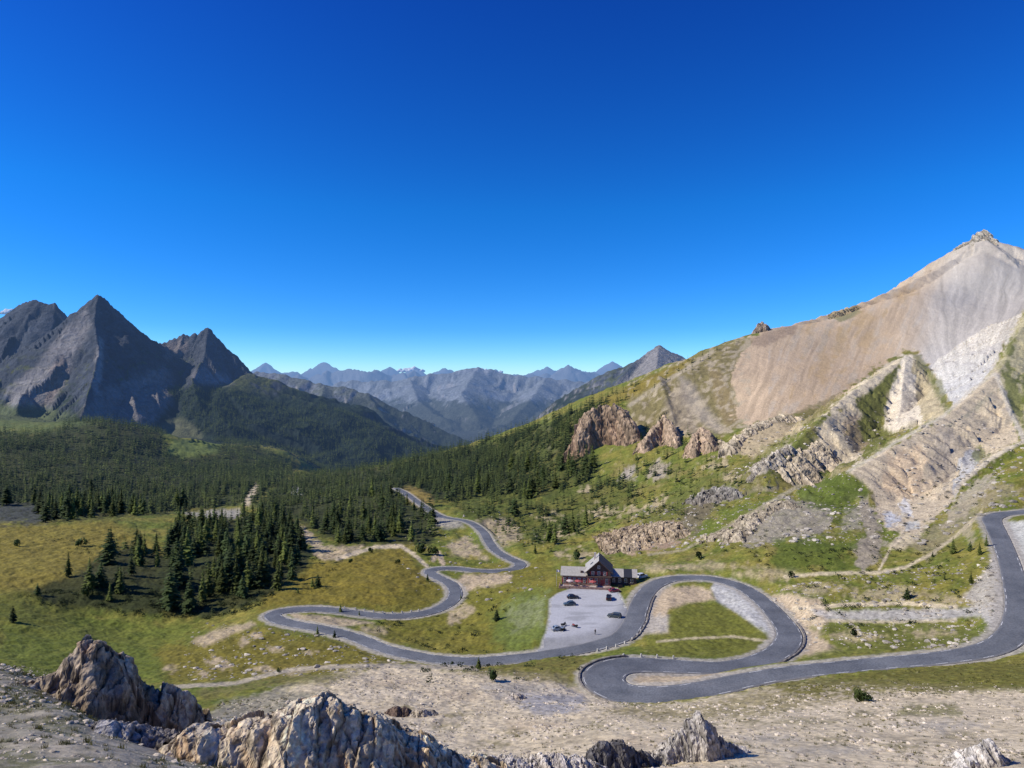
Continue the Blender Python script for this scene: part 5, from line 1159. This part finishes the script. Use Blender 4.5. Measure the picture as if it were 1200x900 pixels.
# ------------------------------------------------------------------ rock outcrops: each one a mesh of its own that grows out of the ground
M_ROCK = terrain_mat('crag_rock', scale=2.2, bump=.9, bdist=.12, contrast=.45)
M_CLIFF = terrain_mat('cliff_rock', scale=.35, bump=.9, bdist=.8, contrast=.4)
def crag(name, crest, S, label, pal, reach, res, rough=.5, cell=1.6, w0=.3, group=None, jag=.5, mat=None, cat='rock', ribs=.36):
    P = np.array([W(*c) for c in crest]); x0, x1 = P[:, 0].min()-reach, P[:, 0].max()+reach; y0, y1 = P[:, 1].min()-reach, P[:, 1].max()+reach
    X, Y = np.meshgrid(np.arange(x0, x1, res), np.arange(y0, y1, res)); sh = X.shape; X = X.ravel(); Y = Y.ravel(); s0 = P[0, 0]*3.1
    wx = X+cell*.45*fbm(X/cell+s0, Y/cell, 3); wy = Y+cell*.45*fbm(X/cell, Y/cell+s0+9, 3)
    Z = np.full(X.shape, -1e9); zc_ = np.zeros(X.shape)
    acc = 0
    for a, b in zip(P[:-1], P[1:]):
        d = b-a; l2 = d[0]**2+d[1]**2+1e-9; t = np.clip(((wx-a[0])*d[0]+(wy-a[1])*d[1])/l2, 0, 1); dist = np.hypot(wx-a[0]-t*d[0], wy-a[1]-t*d[1])
        al = acc+t*math.sqrt(l2); acc += math.sqrt(l2)
        zc = a[2]+t*d[2]+jag*cell*.35*(pnoise(al/(cell*.6)+s0, al*0+.4)+.6*pnoise(al/(cell*.25)+s0, al*0+7.7))
        f = wy < a[1]+t*d[1]
        rib = ridged(al/(cell*1.1)+s0, dist/(cell*3.5), 4)
        z = zc-(S*np.where(f, 1., .75))*np.maximum(0, dist-w0*(1+.5*rib))*(1-ribs*rib)
        m = z > Z; Z = np.where(m, z, Z); zc_ = np.where(m, zc, zc_)
    # fractured blocks: every block is a tilted plane, with dark joints between them
    crack = np.ones(X.shape); blk = np.zeros(X.shape); near_top = sstep(-.2, .4*cell, zc_-Z+.3*cell)
    for sc, am in ((cell*1.1, .20), (cell*.5, .16), (cell*.2, .15)):
        px2 = (X+.22*Z)/sc+s0; py2 = (.85*Z-.45*Y+.2*X)/sc; px2 = px2+.18*pnoise(px2*1.7, py2*1.7)
        ox, oy, hh_, bd_ = voro(px2, py2)
        r1, r2_, r3 = _GX[hh_], _GY[hh_], _GX[(hh_*7+13) & 4095]
        Z = Z+rough*sc*am*(.9*r3+1.1*r1*ox+1.1*r2_*oy)*near_top-rough*sc*.10*(1-sstep(0, .10, bd_))
        crack = crack*(.45+.55*sstep(0, .13, bd_)) if sc > cell*.3 else crack*(.75+.25*sstep(0, .12, bd_)); blk = blk+.12*r3
    Z += rough*cell*.05*fbm(X/(cell*.14), Y/(cell*.14), 3)
    g = ground(X, Y); up = Z > g-.02*reach; Z = np.where(up, Z, np.maximum(Z, g-.12*reach))
    dx = rough*cell*.16*fbm((X+Z*.9)/(cell*.5), (Y-Z*1.1)/(cell*.5), 3); dy = rough*cell*.16*fbm((X-Z*1.2)/(cell*.5)+40, (Y+Z*.8)/(cell*.5), 3)
    hgt = np.clip((zc_-Z)/max(1e-3, (P[:, 2].max()-P[:, 2].min())+reach*.5), 0, 1)
    na_ = fbm((X+Z)/cell, (Y-Z)/cell, 4); nb_ = fbm((X+Z*.8)/(cell*.3), (Y-Z)/(cell*.3), 3)
    t = np.clip(hgt*1.5+.7*na_, 0, 1)[:, None]; c = np.array(pal[0])[None]*(1-t)+np.array(pal[1])[None]*t
    t2 = sstep(.1, .5, na_*.8+nb_*.5)[:, None]; c = c*(1-.6*t2)+np.array(pal[2])[None]*.6*t2; c = c*((1+.22*nb_+blk)*crack)[:, None]
    Q = quads(*sh); keep = up[Q].any(1)
    K = keep.reshape(sh[0]-1, sh[1]-1); lab = np.where(K, np.arange(K.size).reshape(K.shape)+1, 0)     # keep the one main body
    for _ in range(3000):
        p_ = np.pad(lab, 1); nw = np.where(K, np.maximum.reduce([p_[1:-1, 1:-1], p_[:-2, 1:-1], p_[2:, 1:-1], p_[1:-1, :-2], p_[1:-1, 2:]]), 0)
        if (nw == lab).all(): break
        lab = nw
    vals, cnt = np.unique(lab[lab > 0], return_counts=True); keep = (lab == vals[cnt.argmax()]).ravel()
    Q = Q[keep]; us = np.unique(Q); rm = np.full(len(X), -1); rm[us] = np.arange(len(us))
    o = mesh_np(name, np.stack([X+dx, Y+dy, Z], 1)[us], quads=rm[Q], mat=mat or M_ROCK, smooth=False, cols=np.clip(c, .01, .7)[us], extra={'haze': (1-np.exp(-(np.maximum(Y-150, 0)/15000.)**1.3))[us]})
    return tag(o, label, cat, group)
BR = [(.42,.34,.24), (.22,.155,.10), (.30,.18,.105)]
crag('rock_outcrop', [(28,806,47),(52,792,48),(78,772,48.5),(97,757,49),(112,750,49),(122,755,49.3),(128,772,50),(146,787,50.3),(165,797,50.8),(188,805,51.3),(208,814,52),(226,830,52.3),(238,852,52.5)], 2.3, 'large brown crag with a hooked top at the lower left, its near side in shade', BR, 6.5, .075, .9, 1.7, .35, ribs=.22)
PA = [(.64,.54,.385), (.54,.40,.245), (.48,.26,.10)]
crag('rock_outcrop', [(212,872,39),(232,858,39.5),(262,855,40),(300,846,40.6),(332,837,41),(358,828,42),(377,822,42.5),(397,826,43),(425,837,43.6),(452,852,44.3),(482,868,45),(515,883,46),(556,891,47.5)], 1.15, 'broad pale and orange crag at the bottom with a long shaded right flank', PA, 7, .07, .8, 1.4, .7, ribs=.05)
crag('rock_outcrop', [(686,889,57),(700,876,57.5),(708,868,58),(716,870,58.2),(722,868,58.4),(742,874,59),(757,884,60),(766,898,60.5)], 1.9, 'small dark jagged rock at the bottom edge, right of the middle', [(.16,.15,.145), (.09,.085,.085), (.22,.20,.17)], 3, .06, .9, .9, .2)
crag('rock_outcrop', [(762,893,61),(780,876,62),(797,857,63),(811,843,63.4),(819,836,63.6),(829,848,64),(838,862,64.6),(852,872,65.3),(872,880,66),(905,890,67.5),(930,891,69),(950,886,70.5)], 2.3, 'pale pinnacle with a ragged ridge trailing to the right above the bottom edge', [(.50,.46,.40), (.42,.37,.30), (.25,.22,.19)], 3.6, .065, .9, 1.0, .25)
crag('rock_outcrop', [(1128,898,59),(1142,884,60),(1150,873,60.3),(1160,869,60.8),(1168,880,61),(1178,892,61.4)], 1.7, 'white pointed rock at the bottom right corner region', [(.62,.58,.52), (.50,.45,.38), (.45,.40,.33)], 2.4, .06, .8, .9, .2)
crag('rock_outcrop', [(572,903,52),(598,894,53),(625,897,53.6),(650,890,54.2),(688,893,55)], .8, 'row of low pale boulders at the bottom edge left of the small dark rock', [(.52,.47,.41), (.42,.37,.30), (.34,.29,.24)], 2.6, .06, 1, 1.1, .4)
crag('boulder', [(455,836,112),(464,830,112.5),(474,831,113),(481,837,113)], 1.3, 'dark brown boulder lying on the pale scree below the main road', [(.17,.12,.09), (.11,.075,.055), (.22,.16,.12)], 2.2, .08, .7, 1, .4)
crag('boulder', [(486,838,112),(493,831,112.5),(500,836,113)], 1., 'pale rounded boulder just right of the dark brown one on the scree', [(.50,.43,.33), (.42,.35,.26), (.40,.34,.26)], 2.2, .08, .6, 1, .5)
crag('boulder', [(598,818,128),(605,814,129),(612,820,129)], 1., 'pale boulder on the scree in front of the main road, middle', [(.48,.42,.34), (.40,.33,.26), (.36,.30,.23)], 2, .09, .7, 1, .4)
crag('boulder', [(62,862,38),(82,858,38.4),(120,850,39),(145,858,39.4)], .8, 'low grey rock ledge on the gravel in front of the large brown crag', [(.40,.375,.34), (.24,.21,.18), (.30,.27,.24)], 2.4, .05, .9, .8, .3)
def dz(u, v): return hit(u, v, 150, 2000)[1]
def cliff(vb, pts, S, label, pal, k=.97, **kw):
    mixb = kw.pop('lift', 0.); us = [p[0] for p in pts]; d = dz(sum(us)/len(us), vb)
    return crag('cliff', [(u, v, (d*mixb+dz(u, v+kw.get('sink', 5))*(1-mixb))*k) for u, v in pts], S, label, pal, (kw.pop('sink', 5) and 0) or kw.pop('reach', 30), kw.pop('res', .55), kw.pop('rough', .9), kw.pop('cell', 11), kw.pop('w0', 3), None, kw.pop('jag', .5), M_CLIFF, 'cliff')
CB = [(.38,.275,.18), (.30,.195,.12), (.44,.33,.22)]
cliff(536, [(683,502),(690,486),(700,479),(708,475),(722,477),(733,484),(741,500)], 3.2, 'tall brown cliff block above the dark wood on the right slope', CB, 1.0, lift=.6)
CC = [(.45,.33,.215), (.42,.29,.185), (.48,.36,.25)]
cliff(526, [(756,518),(767,500),(779,488),(788,500),(795,518)], 2.2, 'pinkish cone of rock on the slope right of the tall brown cliff', CC, .99, rough=.4, cell=9, w0=1., lift=.4)
cliff(531, [(813,526),(816,509),(823,501),(830,508),(834,520)], 2.6, 'small pale cone of rock, rightmost of the two below the olive ridge', CC, .99, rough=.4, cell=7, w0=1.5, reach=20, lift=.45)
CP_ = [(.54,.45,.31), (.44,.35,.235), (.33,.26,.165)]
cliff(535, [(858,526),(868,512),(880,502),(893,495),(915,487),(936,488)], .9, 'crumbling pale rock band under the pink scree', CP_, 1.0, cell=9, w0=2, reach=22)
cliff(550, [(921,548),(935,535),(955,520),(968,512),(985,494),(996,488),(1006,512)], 1.0, 'pale rock rib with dark clefts below the ridge left of the pyramid', CP_, 1.0, cell=8, w0=2, reach=20)
cliff(560, [(882,556),(898,541),(912,530),(924,524)], 1.3, 'narrow white rock fin on the green slope', [(.46,.40,.31), (.20,.17,.12), (.25,.22,.15)], 1.0, cell=5, w0=1.2, reach=12, res=.35)
cliff(590, [(826,580),(836,573),(850,571),(864,576)], 1.0, 'small grey outcrop among dwarf pines in the middle of the right slope', [(.34,.31,.26), (.22,.19,.15), (.28,.25,.2)], 1.0, cell=5, w0=1.2, reach=12, res=.35)
cliff(640, [(868,628),(882,612),(902,596),(924,586),(930,592)], .8, 'rough grey tan rock bluff above the big loop', [(.44,.37,.26), (.34,.285,.20), (.28,.23,.15)], 1.0, cell=5, w0=1, reach=14, res=.35)
cliff(640, [(742,640),(755,622),(772,612),(792,612),(800,622)], .45, 'low reddish tan rubble bank on the slope behind the refuge', [(.48,.38,.25), (.40,.30,.19), (.26,.21,.11)], 1.0, cell=4, w0=1, reach=14, res=.35)
TP_ = [(.33,.25,.18), (.22,.16,.11), (.38,.30,.22)]
crag('cliff', [(884,398,975),(889,383,985),(893,377,988),(897,380,990),(902,390,994),(907,381,1000),(912,386,1004),(920,377,1010),(926,381,1014),(934,376,1020)], 2.2, 'row of dark rock pinnacles on the skyline at the left end of the scree face', TP_, 26, .6, 1, 9, 1.2, None, 1.2, M_CLIFF, 'cliff')
crag('cliff', [(1128,297,1420),(1138,287,1440),(1144,279,1448),(1151,271,1455),(1158,279,1455),(1170,289,1450),(1185,297,1448)], 1.3, 'craggy summit rocks of the right hand mountain', [(.50,.44,.34), (.42,.355,.26), (.36,.30,.20)], 34, .8, 1, 12, 2, None, .8, M_CLIFF, 'cliff')
crag('cliff', [(972,372,1100),(980,366,1110),(990,363,1130),(1003,358,1170)], 1.2, 'ochre rock step with a grassy top on the skyline of the scree face', [(.36,.28,.16), (.30,.22,.13), (.14,.14,.06)], 26, .7, 1, 9, 1.5, None, .6, M_CLIFF, 'cliff')
log('crags')
# ------------------------------------------------------------------ loose stones and thin grass in front: uncountable
def stone_lod(seed):
    bm = bmesh.new(); bmesh.ops.create_icosphere(bm, subdivisions=1, radius=.5); r = random.Random(seed)
    for v in bm.verts: v.co *= r.uniform(.7, 1.25); v.co.z *= .65
    bmesh.ops.triangulate(bm, faces=bm.faces); bm.verts.index_update(); v = np.array([tuple(x.co) for x in bm.verts]); t = np.array([[x.index for x in f.verts] for f in bm.faces]); bm.free()
    return v, t, np.ones((len(v), 3))
SL = [stone_lod(s) for s in range(5)]
def stones(name, polys, label, cols, hr, mat):
    X, Y, H = [], [], []
    for poly, n_, sc in polys:
        poly = np.array(poly, float); cand = np.nonzero((GU > poly[:, 0].min()) & (GU < poly[:, 0].max()) & (GV > poly[:, 1].min()) & (GV < poly[:, 1].max()) & (gy > 29) & (gy < 700))[0]
        cand = cand[(poly_sd(GU[cand], GV[cand], poly) < 0) & (rd[cand] > rw[cand]+.8) & (hor.ravel()[cand] > runmax[cand]-.03)]
        pr = cell[cand]*np.clip(.35+1.3*nb[cand]+1.2*nc_[cand], .03, 3)/gy[cand]**.6; j = r2.choice(cand, n_, p=pr/pr.sum()); X.append(gx[j]+r2.uniform(-.15, .15, n_)); Y.append(gy[j]+r2.uniform(-.15, .15, n_)); H.append(hr*sc*np.minimum(r2.pareto(2.4, n_)+.4, 3.2)*np.clip(Y[-1]/60, .45, 1.2))
    X, Y, H = map(np.concatenate, (X, Y, H)); Z = ground(X, Y)+.3
    v, t, c, hz = batch(np.arange(len(X)), SL, X, Y, Z, H)
    lum = c.mean(1)/c.mean(); c = np.array(cols)[None]*np.clip(lum, .6, 1.35)[:, None]
    return tag(mesh_np(name, v, tris=t, mat=mat, smooth=False, cols=c, extra={'haze': hz}), label, 'stones', None, 'stuff')
FGP = [(-60,770),(60,785),(140,845),(210,870),(330,880),(520,895),(560,960),(-60,960)]
SCP = [(380,792),(560,786),(640,790),(690,822),(860,822),(950,800),(1200,800),(1260,800),(1260,950),(400,950),(420,840)]
stones('loose_stones', [(FGP, 7500, 1.), (SCP, 9000, 1.05), ([(230,850),(260,822),(395,805),(400,840)], 600, 1.1)], 'loose pale stones strewn over the scree below the camera', (.50,.43,.33), .17, M_ROCK)
stones('slope_rubble', [([(855,530),(940,485),(1010,480),(1115,490),(1200,500),(1200,590),(1080,640),(960,640),(870,640)], 2600, 1.), ([(740,600),(880,560),(870,640),(740,650)], 700, .9), ([(900,690),(1180,650),(1180,760),(940,760)], 1500, .55), ([(440,600),(640,600),(640,700),(500,720)], 500, .7), ([(230,730),(420,740),(480,785),(200,800)], 500, .6)], 'pale rubble scattered over the right slope and meadows', (.42,.375,.30), .75, M_CLIFF)
def tufts(name, polys, label, col, hr):
    X, Y, H = [], [], []
    for poly, n_ in polys:
        poly = np.array(poly, float); cand = np.nonzero((GU > poly[:, 0].min()) & (GU < poly[:, 0].max()) & (GV > poly[:, 1].min()) & (GV < poly[:, 1].max()) & (gy > 31))[0]
        cand = cand[(poly_sd(GU[cand], GV[cand], poly) < 0) & (rd[cand] > rw[cand]+1)]; pr = cell[cand]*np.clip(.2+1.5*nb[cand]+1.2*nc_[cand]+nq2[cand], .02, 3)/gy[cand]; j = r2.choice(cand, n_, p=pr/pr.sum())
        X.append(gx[j]+r2.uniform(-.3, .3, n_)); Y.append(gy[j]+r2.uniform(-.3, .3, n_)); H.append(r2.uniform(*hr, n_))
    X, Y, H = map(np.concatenate, (X, Y, H)); Z = ground(X, Y)+.25
    def tuft(seed):
        r = random.Random(seed); V, T, Cc = [], [], []
        for i in range(26):
            a = r.uniform(0, 6.28); l = r.uniform(.5, 1.1); x, y = r.gauss(0, .35), r.gauss(0, .35); n0 = len(V); w_ = .07
            V.extend([(x-w_*math.sin(a), y+w_*math.cos(a), -.1), (x+w_*math.sin(a), y-w_*math.cos(a), -.1), (x+.45*l*math.cos(a), y+.45*l*math.sin(a), l)]); T.append((n0, n0+1, n0+2)); Cc.extend([(1, 1, 1)]*3)
        return np.array(V), np.array(T), np.array(Cc)
    v, t, c, hz = batch(np.arange(len(X)), [tuft(s) for s in range(4)], X, Y, Z, H); k = np.array(col)/np.array(LARCH)
    return tag(mesh_np(name, v, tris=t, mat=M_NEEDLE_F, smooth=False, cols=c*k, extra={'haze': hz}), label, 'grass', None, 'stuff')
tufts('grass_tufts', [(FGP, 2600), ([(380,792),(560,786),(690,822),(860,822),(1200,800),(1260,900),(500,900)], 2600), ([(880,800),(1200,770),(1260,800),(900,830)], 900), ([(230,850),(260,822),(395,805),(400,840)], 700)], 'tufts of dry mountain grass between the stones', (.135,.125,.035), (.10, .30))
# ------------------------------------------------------------------ small clouds low over the far ranges
def cloud(u, v, D, wpx, hpx, label, seed):
    r = random.Random(seed); x, y, z = W(u, v, D); V, T = [], []; n0 = 0; k = D/F
    for i in range(16):
        t = r.uniform(-1, 1); rad = hpx*k*r.uniform(.28, .62)*(1-.55*abs(t)); bm = bmesh.new(); bmesh.ops.create_icosphere(bm, subdivisions=3, radius=rad)
        for vv_ in bm.verts:
            p = vv_.co; d = 1+.22*math.sin(p.x/rad*5+i)*math.cos(p.z/rad*4+i*2)+.12*math.sin(p.y/rad*9+p.x/rad*7); V.append((x+t*wpx*k/2+p.x*d*1.5, y+r.uniform(-1, 1)*0+p.y*d, z+max(p.z*d, -rad*.35)+rad*.3))
        T += [[q.index+n0 for q in f.verts] for f in bm.faces]; n0 = len(V); bm.free()
    o = mesh_np('cloud', V, tris=np.array(T), mat=M_CLOUD, cols=np.full((len(V), 3), .85), extra={'haze': np.full(len(V), .55)}); return tag(o, label, 'cloud')  # haze emission also brightens the dark undersides of the cloud
M_CLOUD = terrain_mat('cloud_vapour', .002, 0, 1, .1)
cloud(482, 436, 33000, 34, 8, 'small white cloud low over the far ranges, larger of the two in the middle', 1); cloud(562, 437, 34000, 54, 7, 'flat thin white cloud low over the far ranges, right of the larger one', 2); cloud(12, 368, 9000, 26, 8, 'white cloud showing behind the leftmost peak', 3)
log('stones, clouds')
SKY_SAT, SKY_HUE, SKY_STR, SKY_GAM = 1.30, .50, .125, 1.22
SKY_TINT = [(0, (.60,.76,.98)), (1, (.55,.66,.98)), (.08, (.34,.64,.90)), (.25, (.28,.78,.98)), (.5, (.42,.57,.98))]
# ------------------------------------------------------------------ camera, sun, sky
SUN_AZ, SUN_EL = math.radians(-99), math.radians(38)       # azimuth from the view direction, towards the left
sdir = Vector((math.sin(SUN_AZ)*math.cos(SUN_EL), math.cos(SUN_AZ)*math.cos(SUN_EL), math.sin(SUN_EL)))
sl = bpy.data.lights.new('sun', 'SUN'); sl.energy = 5.0; sl.angle = math.radians(.53); sl.color = (1, .93, .81)
so = bpy.data.objects.new('sun', sl); COL.objects.link(so); so.rotation_euler = (-sdir).to_track_quat('-Z', 'Y').to_euler()
w = bpy.data.worlds.new('World'); scene.world = w; w.use_nodes = True
nt = w.node_tree; nt.nodes.clear()
sky = N(nt, 'ShaderNodeTexSky', sky_type='NISHITA'); sky.sun_disc = False; sky.sun_elevation = SUN_EL; sky.sun_rotation = SUN_AZ
sky.altitude = 2300; sky.air_density = 1.0; sky.dust_density = .25; sky.ozone_density = 3.5
hs = N(nt, 'ShaderNodeHueSaturation'); hs.inputs['Saturation'].default_value = SKY_SAT; hs.inputs['Hue'].default_value = SKY_HUE
bg = N(nt, 'ShaderNodeBackground'); bg.inputs[1].default_value = SKY_STR
wo = N(nt, 'ShaderNodeOutputWorld')
gm = N(nt, 'ShaderNodeGamma'); gm.inputs[1].default_value = SKY_GAM
nt.links.new(sky.outputs[0], hs.inputs['Color']); nt.links.new(hs.outputs[0], gm.inputs[0]); 
tc = N(nt, 'ShaderNodeTexCoord'); sx = N(nt, 'ShaderNodeSeparateXYZ'); cr = N(nt, 'ShaderNodeValToRGB'); mm = N(nt, 'ShaderNodeMix', data_type='RGBA', blend_type='MULTIPLY'); mm.inputs[0].default_value = 1
e = cr.color_ramp.elements
for p_, c_ in SKY_TINT:
    q_ = e[0] if p_ == 0 else (e[1] if p_ == 1 else e.new(p_)); q_.color = (*c_, 1)
nt.links.new(tc.outputs['Generated'], sx.inputs[0]); nt.links.new(sx.outputs[2], cr.inputs[0]); nt.links.new(gm.outputs[0], mm.inputs[6]); nt.links.new(cr.outputs[0], mm.inputs[7])
nt.links.new(mm.outputs[2], bg.inputs[0]); nt.links.new(bg.outputs[0], wo.inputs[0])
cd = bpy.data.cameras.new('camera'); cd.sensor_width = 36; cd.lens = 36*F/1200; cd.clip_start = .5; cd.clip_end = 90000
co = bpy.data.objects.new('camera', cd); COL.objects.link(co); co.location = (0, 0, 0); co.rotation_euler = (math.pi/2, 0, 0)
scene.camera = co
scene.render.engine = 'CYCLES'
scene.cycles.use_denoising = True; scene.cycles.max_bounces = 4; scene.cycles.diffuse_bounces = 2; scene.cycles.glossy_bounces = 2; scene.cycles.transparent_max_bounces = 8
scene.view_settings.view_transform = 'Standard'; scene.view_settings.look = 'None'; scene.view_settings.exposure = 0; scene.view_settings.gamma = 1
log('done')
